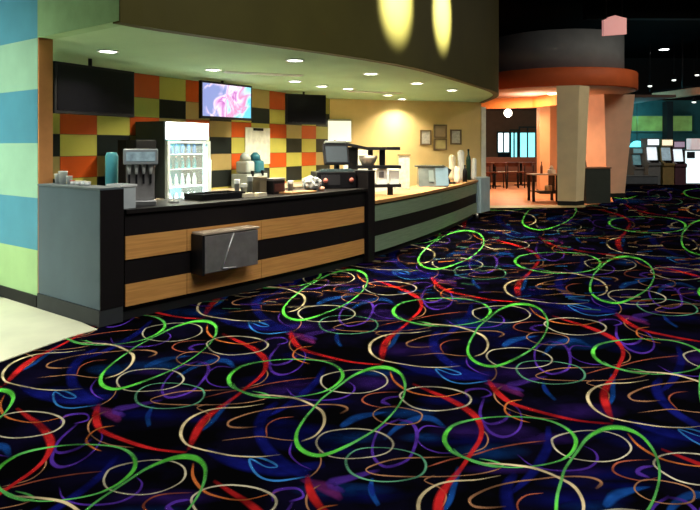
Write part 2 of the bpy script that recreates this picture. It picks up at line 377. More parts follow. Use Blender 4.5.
    mx = nt.nodes.new('ShaderNodeMix'); mx.data_type = 'RGBA'; mx.blend_type = 'MULTIPLY'; mx.inputs[0].default_value = 1
    nt.links.new(at.outputs['Color'], mx.inputs[6]); nt.links.new(r.outputs[0], mx.inputs[7])
    nt.links.new(mx.outputs[2], b.inputs['Base Color'])
    n2 = nt.nodes.new('ShaderNodeTexNoise'); n2.inputs['Scale'].default_value = 3.1; n2.inputs['Detail'].default_value = 4; nt.links.new(tc.outputs['Object'], n2.inputs['Vector'])
    r2 = nt.nodes.new('ShaderNodeMapRange'); r2.inputs[1].default_value = .38; r2.inputs[2].default_value = .62; r2.inputs[3].default_value = .5; r2.inputs[4].default_value = 1
    nt.links.new(n2.outputs['Fac'], r2.inputs[0]); ml = nt.nodes.new('ShaderNodeMath'); ml.operation = 'MULTIPLY'
    nt.links.new(r2.outputs[0], ml.inputs[0]); nt.links.new(at.outputs['Alpha'], ml.inputs[1]); nt.links.new(ml.outputs[0], b.inputs['Alpha'])
    b.inputs['Roughness'].default_value = 1; b.inputs['Specular IOR Level'].default_value = 0
    me.materials.append(m); me.materials.append(p)
    o = bpy.data.objects.new('floor', me); COL.objects.link(o); o['kind'] = 'structure'
build_floor()
# ---------------------------------------------------------------- hard floors
bm = BM(); prism(bm, [(-7, -3), (-4.4, -.5), (-3.35, 2.6), (X(0, 4.85), 4.75), (-2.45, 5.45), tuple(O+Vector((-.0, -.06))), tuple(O+Ld*.4), tuple(O+Ld*6), (-11, 6)], .001, .008)
struct('floor_entry_tile', bm, CREAMT)
bm = BM(); prism(bm, [tuple(O+Ld*1.147+U*.15), tuple(O+U*.3+Ld*.1), (-2.6, 6.4), (-.6, 8.6), (.6, 10.3), (2.2, 13.6), (3.1, 15.3), (3.36, 15.9), tuple(CORN), (-4.9, 7.3)], .001, .008)
struct('floor_service', bm, mat('service_floor', (.62, .60, .50), .5))
bm = BM(); prism(bm, [(2.9, 17.35), (6.7, 17.55), (7.9, 18.6), (8.6, 20.4), (9, 24), (12, 30), (12, 33.5), (-2, 33.5), (-2, 18)], .001, .008)
struct('floor_dining', bm, mat('terracotta_floor', (.72, .30, .13), .5, .06, 2))
bm = BM(); prism(bm, [(3.35, 16.75), (6.4, 16.95), (6.7, 17.55), (3.2, 17.35)], .001, .010)
struct('floor_threshold', bm, mat('threshold_tile', (.62, .52, .26), .5))
# ---------------------------------------------------------------- left wall with painted checks
def wallquad(bm, s0, s1, z0, z1, th, mi, o=O, d=Ld, nrm=U):
    a = o+d*s0; b = o+d*s1
    prism(bm, [tuple(a), tuple(b), tuple(b+nrm*th), tuple(a+nrm*th)], z0, z1, mi)
SJ = on(O, Ld, 37.5)
bm = BM(); lv = [0, .6, 1.14, 1.71, 2.27, 2.80, 3.4, 6.5]
colr = [2, 0, 1, 0, 1, 0, 1]
for k in range(7): wallquad(bm, SJ, SJ+6.5, lv[k], lv[k+1], .15, colr[k])
struct('wall_left', bm, [BLUEW, GREENW, LIMEW])
bm = BM(); s1 = on(O, Ld, 119); wallquad(bm, s1, SJ, 2.80, 3.55, .15, 0); wallquad(bm, s1, SJ, 3.55, 6.5, .15, 1)
struct('wall_header', bm, [mat('sage_header_paint', (.25, .42, .22), .6), BLUEW])
bm = BM(); wallquad(bm, SJ+.005, SJ+6.5, 0.008, .13, -.012, 0)
struct('baseboard_left', bm, BASEB)
bm = BM(); a = O+Ld*(SJ-.004)+U*.003; prism(bm, [tuple(a), tuple(a-Ld*.02), tuple(a-Ld*.02+U*.146), tuple(a+U*.146)], .008, 2.8)
struct('trim_jamb', bm, ORJ)
# ---------------------------------------------------------------- back wall with checker tiles
bm = BM()
tb = [on(A0, Wd, 60)+.597*k for k in range(-5, 13)]; TMIN = -.88
rows = [0, .33, .63, .94, 1.24, 1.54, 1.84, 2.13, 2.43, 2.8]
for k in range(17):
    a, b = max(tb[k], TMIN), min(tb[k+1], 7.28); c = k-5
    if b <= TMIN: continue
    if a >= 7.28: break
    for q in range(9):
        z0, z1 = rows[q], rows[q+1]; ev = (8-q) % 2 == 0     # top row is 'even'
        if c % 2 == 0: mi = 0 if ev else 1
        else: mi = (1 if (c*7+q) % 3 else 3) if ev else 2
        if (c, q) in ((1, 4), (2, 5), (3, 6), (4, 7), (5, 6)): mi = 3
        p = A0+Wd*(a+.004); r = A0+Wd*(b-.004); nn = Vector((-Wd.y, Wd.x))*.1
        prism(bm, [tuple(p), tuple(r), tuple(r+nn), tuple(p+nn)], z0+.004, z1-.004, mi)
p = A0+Wd*TMIN; r = CORN; nn = Vector((-Wd.y, Wd.x)); prism(bm, [tuple(p+nn*.006), tuple(r+nn*.006), tuple(r+nn*.12), tuple(p+nn*.12)], 0, 2.8, 4)
struct('wall_back', bm, [TRED, TYEL, TBLK, TTAN, mat('grout', (.12, .10, .06), .9)])
bm = BM(); d = (BEND-CORN).normalized(); nn = Vector((-d.y, d.x))
prism(bm, [tuple(CORN), tuple(BEND), tuple(BEND+nn*.15), tuple(CORN+nn*.15)], 0, 2.8)
struct('wall_beige', bm, BEIGE)
bm = BM(); prism(bm, [tuple(BEND+d*.003-nn*.02), tuple(BEND+d*.13-nn*.02), tuple(BEND+d*.13+nn*.17), tuple(BEND+d*.003+nn*.17)], .012, 2.68)
struct('trim_opening', bm, mat('white_jamb', (.95, .92, .82), .5))
# ---------------------------------------------------------------- soffit ceiling and curved olive fascia
fp = [tuple(v) for v in FAS]
bm = BM(); prism(bm, fp[::2]+[tuple(FAS[-1])]+[tuple(CORN+Vector((0, .2))), tuple(A0+Wd*TMIN+Vector((-.05, .05))), tuple(O+Ld*2.7+U*.15), tuple(O+Ld*(s1)+U*.15)], 2.8, 2.86)
struct('ceiling', bm, CEILG)
FL = plen(FAS)[-1]
bm = BM(); curved(bm, FAS, 0, FL, -.02, .10, 2.785, 6.5, 50)
for f in bm.faces: f.smooth = False
struct('wall_fascia', bm, OLIVE)
# ---------------------------------------------------------------- dark hall shell
bm = BM(); box(bm, -16, 22, -6, 34, 6.5, 6.6); struct('ceiling_hall', bm, DARKC)
bm = BM(); box(bm, -16, 22, 34, 34.2, 0, 6.5); struct('wall_far', bm, DARKW)
bm = BM(); box(bm, 22, 22.2, -6, 34, 0, 6.5); struct('wall_right', bm, DARKW)
bm = BM(); box(bm, -16.2, -16, -6, 34, 0, 6.5); struct('wall_entry', bm, DARKW)
bm = BM(); box(bm, -16, 22, -6.2, -6, 0, 6.5); struct('wall_behind', bm, DARKW)
# dining room: side wall, ceiling
bm = BM(); box(bm, 1.5, 12.2, 31.6, 31.8, 0, .95); box(bm, 1.5, 12.2, 31.6, 31.8, 2.35, 3.7); box(bm, 1.5, X(498, 31.6), 31.6, 31.8, .95, 2.35)
box(bm, X(535, 31.6), 12.2, 31.6, 31.8, .95, 2.35)
struct('wall_dining', bm, mat('brown_dining_paint', (.10, .065, .045), .7))
bm = BM(); box(bm, 1.5, 12.2, 23.2, 31.8, 3.5, 3.6); struct('ceiling_dining', bm, mat('brown_dining_ceiling', (.06, .035, .025), .8))
bm = BM(); box(bm, 1.3, 1.5, 23.2, 31.8, 0, 3.6); struct('wall_dining_side', bm, mat('brown_dining_paint2', (.25, .12, .07), .7))
WGL = mat('daylight_glass', (.7, .95, 1), .3, .3, 1.5, emit=2.2, ecol=(.62, .92, 1))
WGL2 = mat('daylight_cyan_glass', (.3, .9, .95), .3, .3, 1.5, emit=1.7, ecol=(.25, .85, .95))
FRM = mat('dark_window_frame', (.01, .03, .035), .5)
for k, (a, b, t, q, m_) in enumerate(((498, 509, 133, 152, WGL), (511, 517, 131, 158, WGL2), (520, 535, 128, 160, WGL2))):
    Y = 31.6; fr = bm = BM(); x0, x1, z0, z1 = X(a, Y), X(b, Y), Zp(q, Y), Zp(t, Y)
    box(bm, x0-.08, x0, Y-.05, Y+.1, z0-.08, z1+.08); box(bm, x1, x1+.08, Y-.05, Y+.1, z0-.08, z1+.08)
    box(bm, x0, x1, Y-.05, Y+.1, z1, z1+.08); box(bm, x0, x1, Y-.05, Y+.1, z0-.08, z0)
    box(bm, (x0+x1)/2-.03, (x0+x1)/2+.03, Y-.05, Y+.03, z0, z1)
    wo = struct('window_%d' % (k+1), bm, FRM)
    bm = BM(); box(bm, x0, x1, Y+.03, Y+.06, z0, z1); obj('pane', bm, m_, wo)
# ---------------------------------------------------------------- end wall of the counter
t = thing('end_partition', 'slate grey laminate end wall capping the left end of the black counter', 'partition', (O.x, O.y, 0), math.atan2(.8, .6))
bm = BM(); box(bm, 0, .235, 0.004, 1.143, .16, 1.27, .004); obj('panel', bm, [GREYW], t)
bm = BM(); box(bm, -.012, .235, -.006, 1.143, .008, .16); obj('kick_base', bm, mat('dark_base', (.035, .04, .043), .6), t, label='dark rubber base strip')
bm = BM(); box(bm, .0, .239, -.012, .002, .16, 1.27); obj('edge_face', bm, BLACK, t, label='narrow black end face')
bm = BM(); box(bm, -.01, .24, -.012, 1.143, 1.27, 1.29, .003); obj('cap', bm, mat('cap_laminate', (.10, .13, .15), .5), t)
# ---------------------------------------------------------------- orange and black counter
def sx(px, lo=0, hi=None):
    best = min(range(len(CURVE)), key=lambda i: abs(350+F*CURVE[i].x/CURVE[i].y-px)); 
    n = 400; bb = min(range(n+1), key=lambda i: abs(350+F*sub(CURVE, CT*i/n, CT, 1)[0][0].x/sub(CURVE, CT*i/n, CT, 1)[0][0].y-px)); return CT*bb/n
SPOST = sx(366); SP2 = sx(373.5)
t = thing('service_counter', 'black concession counter with two honey wood bands on its front', 'counter', (0, 0, 0))
bm = BM(); curved(bm, CURVE, .03, SPOST, .02, .72, .12, 1.03, 20); obj('body', bm, BLACK, t)
bm = BM(); curved(bm, CURVE, .03, SPOST, -.015, .78, 1.03, 1.07, 20); obj('countertop', bm, mat('black_stone_top', (.012, .010, .010), .4, spec=.2), t)
bm = BM(); curved(bm, CURVE, .03, SPOST, .06, .66, .0, .12, 20); obj('kick_base', bm, BASEB, t)
for z0, z1 in ((.588, .812), (.14, .35)):
    ss = [sx(126), sx(187), sx(262), sx(364.5)]
    for a, b in zip(ss, ss[1:]):
        bm = BM(); curved(bm, CURVE, a+.003, b-.003, .004, .02, z0, z1, 8); obj('wood_panel', bm, ORW, t)
# partition post with black shelf rack
p0, n0 = sub(CURVE, SPOST+.005, CT, 1)[0]; p1, _ = sub(CURVE, SP2, CT, 1)[0]
hd = math.atan2(-n0.x, n0.y)
wpost = (p1-p0).length
t = thing('partition_post', 'black upright panel dividing the orange counter from the green one', 'partition', (p0.x, p0.y, 0), hd)
bm = BM(); box(bm, 0, wpost-.01, -.03, .80, .0, 1.30, .004); obj('panel', bm, BLACK, t)
bm = BM(); box(bm, -.005, wpost-.005, -.035, .805, 1.30, 1.325, .003); obj('cap', bm, BLK2, t)
# ---------------------------------------------------------------- green counter with maple top
t = thing('bar_counter', 'grey green curved counter with maple top and one dark band', 'counter', (0, 0, 0))
SE = CT
bm = BM(); curved(bm, CURVE, SP2+.01, SE, .02, .70, .10, .83, 24); obj('body', bm, BLACK, t)
bm = BM(); curved(bm, CURVE, SP2+.01, SE, -.03, .75, .83, .88, 24); obj('countertop', bm, TOPW, t, label='maple worktop')
bm = BM(); curved(bm, CURVE, SP2+.01, SE, .09, .64, .0, .10, 24); obj('kick_base', bm, BASEB, t)
for z0, z1 in ((.568, .80), (.115, .345)):
    ss = [SP2+.012, sx(442), SE]
    for a, b in zip(ss, ss[1:]):
        bm = BM(); curved(bm, CURVE, a+.004, b-.004, .002, .02, z0, z1, 12); obj('wood_panel', bm, GRW, t)
pe, ne = sub(CURVE, SE-.01, CT, 1)[0]; pe = CURVE[-1]; de = Vector((ne.y, -ne.x))
bm = BM(); prism(bm, [tuple(pe+de*.004+ne*.0), (pe.x+.10, pe.y+.02), (3.43, 15.2), (3.40, 15.6), tuple(pe+de*.004+ne*.5)], .10, .92)
obj('end_panel', bm, mat('pale_blue_laminate', (.42, .58, .66), .3, spec=.6), t, label='pale blue end panel')
bm = BM(); tube(bm, [(pe.x-.05, pe.y-.25, 0.004), (pe.x-.05, pe.y-.25, .11)], .03); obj('leg', bm, STEEL, t)
# ---------------------------------------------------------------- steel box hung on counter front
s0 = sx(193); q0, nn0 = sub(CURVE, s0, CT, 1)[0]; q1, _ = sub(CURVE, sx(247), CT, 1)[0]; L = (q1-q0).length; ang = math.atan2((q1-q0).y, (q1-q0).x)
t = thing('receptacle_box', 'dull steel box hung on the black and orange counter front', 'box', (q0.x, q0.y, 0), ang)
bm = BM(); box(bm, 0.0, L, -.20, -.03, .36, .75, .008); obj('body', bm, STEEL2, t)
bm = BM(); box(bm, -.03, -.002, -.20, .0, .345, .76, .003); obj('side_plate', bm, BLK2, t)
bm = BM(); box(bm, -.03, L+.01, -.215, -.01, .76, .785, .006); obj('lid', bm, mat('tan_lid', (.42, .33, .25), .5), t)
bm = BM()
for a, b in (((L*.52, .75), (L*.30, .39)), ((L*.30, .39), (L*.56, .375))): tube(bm, [(a[0], -.2035, a[1]), (b[0], -.2035, b[1])], .008, 6)
obj('crease', bm, mat('crease_highlight', (.75, .76, .78), .3, metal=.5), t, label='folded edge with its highlight built in pale metal')  # highlight along the crease, put in as pale strips
# ---------------------------------------------------------------- televisions
def tv(label, pl, Yl, pr, Yr, zt, zb, screen, tilt=0):
    a = Vector((X(pl, Yl), Yl)); b = Vector((X(pr, Yr), Yr)); L = (b-a).length
    t = thing('television', label, 'television', (a.x, a.y, zb), math.atan2((b-a).y, (b-a).x))
    h = zt-zb; e = .035
    bm = BM(); box(bm, 0, L, 0, .06, 0, h, .006)
    obj('casing', bm, BLK2, t)
    bm = BM(); box(bm, e, L-e, -.006, .0, e+.01, h-e); obj('screen', bm, screen, t)
    bm = BM(); box(bm, L*.35, L*.65, .06, .09, h*.3, h*.75); obj('mount_plate', bm, STEEL2, t)
    bm = BM(); tube(bm, [(L/2, .13, h*.55), (L/2, .13, 2.8-zb)], .025); box(bm, L/2-.03, L/2+.03, .085, .14, h*.45, h*.6); obj('ceiling_pole', bm, BLK2, t)
    return t
OFFS = mat('dark_screen', (.004, .004, .006), .3, spec=.12)
def screenmat():
    m = bpy.data.materials.new('lit_screen'); m.use_nodes = True; nt = m.node_tree; b = nt.nodes['Principled BSDF']
    tc = nt.nodes.new('ShaderNodeTexCoord'); n = nt.nodes.new('ShaderNodeTexNoise'); n.inputs['Scale'].default_value = 2.6; n.inputs['Detail'].default_value = 3
    n.inputs['Distortion'].default_value = 1.2
    nt.links.new(tc.outputs['Object'], n.inputs['Vector'])
    sp = nt.nodes.new('ShaderNodeSeparateXYZ'); nt.links.new(tc.outputs['Object'], sp.inputs[0])
    ad = nt.nodes.new('ShaderNodeMath'); ad.operation = 'MULTIPLY_ADD'; nt.links.new(sp.outputs['X'], ad.inputs[0]); ad.inputs[1].default_value = .55; ad.inputs[2].default_value = -.33
    a2 = nt.nodes.new('ShaderNodeMath'); nt.links.new(ad.outputs[0], a2.inputs[0]); nt.links.new(n.outputs['Fac'], a2.inputs[1])
    cr = nt.nodes.new('ShaderNodeValToRGB'); nt.links.new(a2.outputs[0], cr.inputs[0]); e = cr.color_ramp.elements
    e[0].position = .25; e[0].color = (.25, .3, .6, 1); e[1].position = .80; e[1].color = (.15, .65, .8, 1)
    for p, c in ((.36, (.95, .75, .95)), (.46, (.55, .15, .5)), (.54, (.9, .8, .95)), (.62, (.7, .25, .5)), (.72, (.6, .9, 1))):
        x = e.new(p); x.color = (*c, 1)
    b.inputs['Base Color'].default_value = (0, 0, 0, 1); nt.links.new(cr.outputs[0], b.inputs['Emission Color']); b.inputs['Emission Strength'].default_value = 1.35
    return m
tv('wide black switched-off television hanging near the orange jamb', 54.5, 7.35, 134.5, 8.45, 2.69, 2.07, OFFS)
tv('lit television showing a pink and blue picture, above the drinks cooler', 201, 10.1, 252, 11.1, 2.755, 2.13, screenmat())
tv('small black switched-off television at right end of checkered wall', 286, 12.5, 326, 12.95, 2.74, 2.12, OFFS)
# ---------------------------------------------------------------- recessed downlights
DL = [(108, 51, 'recessed downlight above the left television', 1), (213, 69.5, 'recessed downlight above the lit television', 1), (295, 60, 'recessed downlight near the curved edge, highest of the small ones', 1),
      (295, 81, 'recessed downlight just above the right television', 1), (371, 73.5, 'downlight midway along the curved edge, left of the fascia glow', 1), (417, 83, 'downlight near curved edge, second from the rotunda', 1),
      (452, 90, 'downlight nearest the rotunda end of the green ceiling', 1), (348, 88.5, 'downlight left of the linear air slot over the bar', 1), (388, 95, 'downlight above the bar, right of the air slot', 1), (402, 100, 'downlight closest to the beige wall over framed notices', 1), (322, 86, 'faint downlight right of the right television', 0)]
proto = None
for px, py, lab, k in DL:
    Y = 1.12*F/(HZ-py); x = X(px, Y)
    if py > 99: Y = 14.75; x = X(px, Y)
    if proto is None:
        proto = thing('downlight', lab, 'ceiling light', (x, Y, 2.8), 0, 'recessed downlights in the green ceiling')
        bm = BM(); lathe(bm, [(.105, 0), (.125, 0), (.125, -.014), (.10, -.014), (.10, 0)], n=28); obj('trim_ring', bm, WHITE, proto)
        bm = BM(); lathe(bm, [(.0, -.006), (.10, -.006), (.10, -.001), (0, -.001)], n=28); obj('lens', bm, GLOW, proto)
        t = proto
    else: t = dup(proto, (x, Y, 2.8), 0, lab)
    area('lamp', (0, 0, -.02), .18, (34 if py < 93 else 6 if py < 99 else 1.2) if k else 4, (1, .90, .66), parent=t, spread=130)
proto2 = None
for px, py, w_, lab in ((264, 73.5, .62, 'white linear air slot in ceiling right of the lit television'), (375, 92, .62, 'white linear air slot in ceiling over the bar')):
    Y = 1.12*F/(HZ-py)
    if proto2 is None:
        t = proto2 = thing('air_slot', lab, 'air vent', (X(px, Y), Y, 2.8), R(25), 'linear air slots')
        bm = BM(); box(bm, -w_, w_, -.09, .09, -.012, 0, .003); obj('frame', bm, WHITE, t)
        bm = BM()
        for k in range(4): box(bm, -w_+.03, w_-.03, -.07+k*.04, -.05+k*.04, -.018, -.012)
        obj('louvre', bm, mat('vent_white', (.9, .92, .86), .4), t)
    else: dup(proto2, (X(px, Y), Y, 2.8), R(25), lab)
# fascia wash spots
for px, py, lab in ((398, 4, 'left'), (443, 18, 'right')):
    k = min(range(len(FAS)-20), key=lambda i: abs(350+F*FAS[i].x/FAS[i].y-px)); P = FAS[k]; dd = (FAS[k+1]-FAS[k-1]).normalized(); nr = Vector((dd.y, -dd.x))
    z = EYE+(HZ-py)*P.y/F; src = P+nr*2.4
    t = thing('wash_spot', 'black spotlight casting the %s pale oval of light on the olive fascia' % lab, 'spotlight', (src.x, src.y, 6.5))
    bm = BM(); lathe(bm, [(.05, -.02), (.07, -.14), (.05, -.30), (.0, -.30)], n=16); obj('can', bm, BLK2, t)
    bm = BM(); tube(bm, [(0, 0, 0), (0, 0, -.04)], .012); obj('stem', bm, BLK2, t)
    spot('wash_spot_lamp', (src.x, src.y, 6.5-.36), (P.x, P.y, z+.1), 32000, (1, .98, .86), 16, 1.0)
# ---------------------------------------------------------------- drinks cooler on the back wall
c0 = A0+Vector((Wd.y, -Wd.x))*.70; ts = on(c0, Wd, 167.5); c = c0+Wd*ts
t = thing('drinks_cooler', 'tall glass door drinks cooler with bright white header', 'cooler', (c.x, c.y, .008), WA)
W_ = .94; Hh = 2.04; CW = mat('cooler_casing', (.035, .04, .04), .5)
bm = BM(); box(bm, 0, .03, .06, .66, .1, Hh); box(bm, W_-.03, W_, .06, .66, .1, Hh); box(bm, .03, W_-.03, .63, .66, .1, Hh); box(bm, .03, W_-.03, .06, .63, .1, .16); box(bm, .03, W_-.03, .06, .63, Hh-.04, Hh)
obj('cabinet', bm, CW, t)
bm = BM(); box(bm, .02, W_-.02, 0.02, .058, Hh-.27, Hh-.01, .006); obj('header_light', bm, mat('header_glow', (1, 1, 1), .4, 0, emit=4, ecol=(.93, 1, .97)), t)
dd = bm = BM()
for a in ((0, .05, .1, Hh-.29), (W_-.07, W_, .1, Hh-.29)): box(bm, a[0], a[1], 0, .05, a[2], a[3])
box(bm, .05, W_-.07, 0, .05, Hh-.33, Hh-.29); box(bm, .05, W_-.07, 0, .05, .1, .17); dr = obj('door', bm, mat('door_alloy', (.6, .66, .68), .35, metal=.3), t)
bm = BM(); tube(bm, [(W_-.035, -.03, .85), (W_-.035, -.03, 1.45)], .012); obj('handle', bm, WHITE, dr)
gm = bpy.data.materials.new('clear_glass'); gm.use_nodes = True; gb = gm.node_tree.nodes['Principled BSDF']; gb.inputs['Base Color'].default_value = (.9, 1, 1, 1); gb.inputs['Alpha'].default_value = .12; gb.inputs['Roughness'].default_value = .05
bm = BM(); box(bm, .05, W_-.07, .02, .028, .17, Hh-.33); obj('glass', bm, gm, dr)
bm = BM()
box(bm, .035, .05, .08, .10, .2, Hh-.3); obj('light_tube', bm, mat('tube_glow', (1, 1, 1), .4, 0, emit=6, ecol=(.7, .97, 1)), t)
bm = BM(); box(bm, W_-.06, W_-.045, .08, .10, .2, Hh-.3); obj('light_tube', bm, mat('tube_glow', (1, 1, 1), .4, 0, emit=6, ecol=(.7, .97, 1)), t)
area('cooler_lamp', (W_/2, .07, 1.72), .6, 7, (.5, .92, 1), (R(35), 0, 0), sizey=.05, parent=t)
area('cooler_lamp', (W_/2, .07, .95), .6, 14, (.6, .95, 1), (R(120), 0, 0), sizey=.05, parent=t)
bm = BM(); box(bm, .031, W_-.031, .60, .629, .161, Hh-.041); obj('liner', bm, mat('liner_teal', (.10, .42, .45), .4), t)
for z in (.45, .75, 1.05, 1.32, 1.55):
    bm = BM(); box(bm, .04, W_-.04, .12, .59, z-.012, z); obj('shelf', bm, WHITE, t)
bot = None; cols = [mat('drink_teal', (.02, .25, .3), .25), mat('drink_clear', (.55, .8, .82), .2), mat('drink_white', (.8, .88, .86), .3), mat('drink_navy', (.01, .05, .12), .25)]
rn = {1.55: 'top', 1.32: 'second', 1.05: 'third', .75: 'fourth'}
for zi, z in enumerate((1.55, 1.32, 1.05, .75)):
    protoB = None
    for k in range(6):
        wp = c+Wd*(.13+k*.135)+Vector((-Wd.y, Wd.x))*.22
        lab = 'drink bottle on the %s shelf of the glass door cooler' % rn[z]
        if protoB is None or True:
            t2 = thing('drink_bottle', lab, 'bottle', (wp.x, wp.y, z+.008), 0, 'bottles on the %s cooler shelf' % rn[z])
            cm = (cols[3], cols[0], cols[2], cols[1])[zi] if k % 3 else cols[(zi+k) % 4]
            if zi == 0 or k == 0: me_b = None
            bm = BM(); lathe(bm, [(.0, 0), (.031, 0), (.033, .02), (.033, .10), (.026, .135), (.012, .165), (.012, .175)], n=12); obj('bottle_body', bm, cm, t2)
            bm = BM(); lathe(bm, [(.014, .175), (.014, .192), (0, .192)], n=10); obj('cap', bm, WHITE, t2)
# ---------------------------------------------------------------- back counter along the checkered wall
def backcounter(t0, t1, lab, frm=.60):
    o = A0+Vector((Wd.y, -Wd.x))*.02; p = o+Wd*t0
    t = thing('back_counter', lab, 'counter', (p.x, p.y, .008), WA)
    L = t1-t0
    bm = BM(); box(bm, 0, L, -frm, 0, .1, .86); obj('cabinet', bm, mat('brown_laminate', (.09, .06, .045), .5), t)
    bm = BM(); box(bm, -.01, L+.01, -frm-.02, 0, .86, .90, .004); obj('countertop', bm, mat('tan_top', (.45, .36, .26), .4), t)
    bm = BM(); box(bm, 0, L, -frm+.06, 0, 0, .1); obj('kick_base', bm, BASEB, t)
    n = int(L/.6)
    for k in range(n):
        bm = BM(); box(bm, k*L/n+.01, (k+1)*L/n-.01, -frm-.018, -frm, .13, .84, .004); obj('door', bm, mat('brown_laminate', (.09, .06, .045), .5), t)
backcounter(-.5, ts-.02, 'low back counter along the checkered wall left of the drinks cooler')
backcounter(ts+1.0, 7.0, 'low back counter along the checkered wall right of the drinks cooler')
def wp(tt, dd):
    p = A0+Wd*tt+Vector((Wd.y, -Wd.x))*dd; return p
# black brewer left of cooler
def onback(px, dd):
    o = A0+Vector((Wd.y, -Wd.x))*dd; s = on(o, Wd, px); return o+Wd*s, s
p = wp(ts-.50, .60)
t = thing('coffee_brewer', 'tall black brewer standing left of the drinks cooler', 'coffee machine', (p.x, p.y, .908), WA)
bm = BM(); box(bm, 0, .38, 0, .38, 0, .05, .005); obj('base', bm, BLK2, t)
bm = BM(); box(bm, 0, .38, .2, .38, .05, .86, .01); obj('tower', bm, BLK2, t)
bm = BM(); box(bm, 0, .38, 0, .2, .45, .86, .01); obj('brew_head', bm, BLK2, t)
bm = BM(); lathe(bm, [(.0, 0), (.07, 0), (.085, .08), (.05, .16), (.045, .18)], .19, .1, .05, 18); obj('jug', bm, mat('coffee_dark', (.03, .02, .015), .15), t)
# ---------------------------------------------------------------- soda fountain on counter
HA = math.atan2(U.y, U.x); p = O+U*.44+Ld*.31
t = thing('soda_fountain', 'steel soda fountain with lit header on the black counter', 'drinks dispenser', (p.x, p.y, 1.07), R(20))
bm = BM(); box(bm, 0, .34, 0, .28, .42, .58, .012); obj('header', bm, mat('dispenser_grey', (.34, .38, .40), .4, metal=.3), t)
bm = BM(); box(bm, .03, .31, -.006, 0, .455, .55); obj('header_panel', bm, mat('header_panel_glow', (.2, .28, .3), .3, .5, 9, emit=.35, ecol=(.4, .55, .6)), t)
bm = BM(); box(bm, .03, .31, .12, .27, .05, .42, .008); obj('body', bm, STEEL2, t)
bm = BM(); box(bm, .02, .32, 0, .27, 0, .05, .006); obj('drip_tray', bm, STEEL, t)
for k in range(4):
    bm = BM(); lathe(bm, [(.0, -.10), (.012, -.10), (.02, -.04), (.024, 0)],   .06+k*.07, .07, .42, 12); nz = obj('nozzle', bm, WHITE, t)
    bm = BM(); box(bm, .05+k*.07, .07+k*.07, .095, .125, .22, .41, .003); obj('lever', bm, BLK2, t)
p2 = O+U*.562+Ld*.705
t = thing('blue_dispenser', 'cyan plastic water dispenser beside the soda fountain', 'drinks dispenser', (p2.x, p2.y, 1.07), HA)
CY = mat('cyan_plastic', (.08, .36, .42), .3, .1, 5)
bm = BM(); lathe(bm, [(.0, .16), (.058, .16), (.064, .18), (.066, .50), (.05, .54), (0, .545)], n=20); obj('tank', bm, CY, t)
bm = BM(); lathe(bm, [(.0, 0), (.06, 0), (.06, .15), (.05, .16)], n=20); obj('base', bm, WHITE, t)
bm = BM(); box(bm, -.012, .012, -.085, -.06, .19, .22, .003); obj('tap', bm, BLK2, t)
p3 = O+U*.30+Ld*.04
p3 = O+U*.428+Ld*.07
t = thing('white_bin', 'white plastic bin behind the slate end wall, beside the soda fountain', 'bin', (p3.x, p3.y, 1.07), HA)
# open tub
bm = BM(); a, b, h = -.165, -.003, .232
box(bm, a, b, 0, .012, 0, h, .003); box(bm, a, b, .218, .23, 0, h); box(bm, a, a+.012, .012, .218, 0, h); box(bm, b-.012, b, .012, .218, 0, h); box(bm, a+.012, b-.012, .012, .218, 0, .012)
obj('tub', bm, mat('bin_grey_white', (.50, .56, .58), .4), t)
bm = BM(); box(bm, a-.01, b+.01, -.012, .0, h-.02, h+.004, .004); box(bm, a-.01, b+.01, .23, .236, h-.02, h+.004); box(bm, a-.006, a, 0, .23, h-.02, h+.004); box(bm, b, b+.003, 0, .23, h-.02, h+.004); obj('rim', bm, WHITE, t)
# things on top / behind end wall
tp = 1.07
def cup(label, px, Y, z, r, h, m_, group=None, name='cup', cat='cup'):
    t = thing(name, label, cat, (X(px, Y), Y, z), 0, group)
    bm = BM(); lathe(bm, [(0, 0), (r*.75, 0), (r, h*.96), (r*1.06, h*.97), (r*1.06, h), (r*.96, h), (r*.72, .01), (0, .01)], n=16); obj('cup_wall', bm, m_, t)
    return t
def box_thing(name, label, cat, px, Y, z, w_, d_, h, m_, rz=HA, lid=None, group=None):
    t = thing(name, label, cat, (X(px, Y), Y, z), rz, group)
    bm = BM(); box(bm, -w_/2, w_/2, -d_/2, d_/2, 0, h*.86, min(.008, h*.1)); obj('box_body', bm, m_, t)
    bm = BM(); box(bm, -w_/2-.004, w_/2+.004, -d_/2-.004, d_/2+.004, h*.86, h, min(.006, h*.05)); obj('box_lid', bm, lid or m_, t)
    return t
# left corner: napkins and small condiments on the rear top of end wall
Yc = 6.40; zc = 1.29
def onend(px, back=.12):
    s = on(O+U*back, Ld, px); return O+U*back+Ld*s
for k, (px, h, r, lab) in enumerate(((57.5, .10, .03, 'short white foam cup at the far left corner of end wall top'), (63, .13, .045, 'stacked white foam cups near the orange jamb'), (69.5, .085, .03, 'small white foam cup right of the tall stack'))):
    q = onend(px, .15); cup(lab, px, q.y, 1.29, r, h, WHITE, 'foam cups on the slate end wall')
for k, px in enumerate((73, 78, 83, 88)):
    q = onend(px, .13)
    t = thing('sauce_pot', ['reddish sauce pot next to the foam cups', 'cream sauce pot, second from foam cups', 'pale sauce pot, third from foam cups', 'cream sauce pot nearest the white bin'][k], 'pot', (q.x, q.y, 1.29), 0, 'sauce pots on the end wall')
    bm = BM(); lathe(bm, [(0, 0), (.022, 0), (.028, .035), (0, .036)], n=12); obj('pot', bm, WHITE, t)
    bm = BM(); lathe(bm, [(.03, .036), (.03, .044), (0, .046)], n=12); obj('lid', bm, [mat('sauce_red', (.5, .12, .08)), CREAM, WHITE, CREAM][k], t)
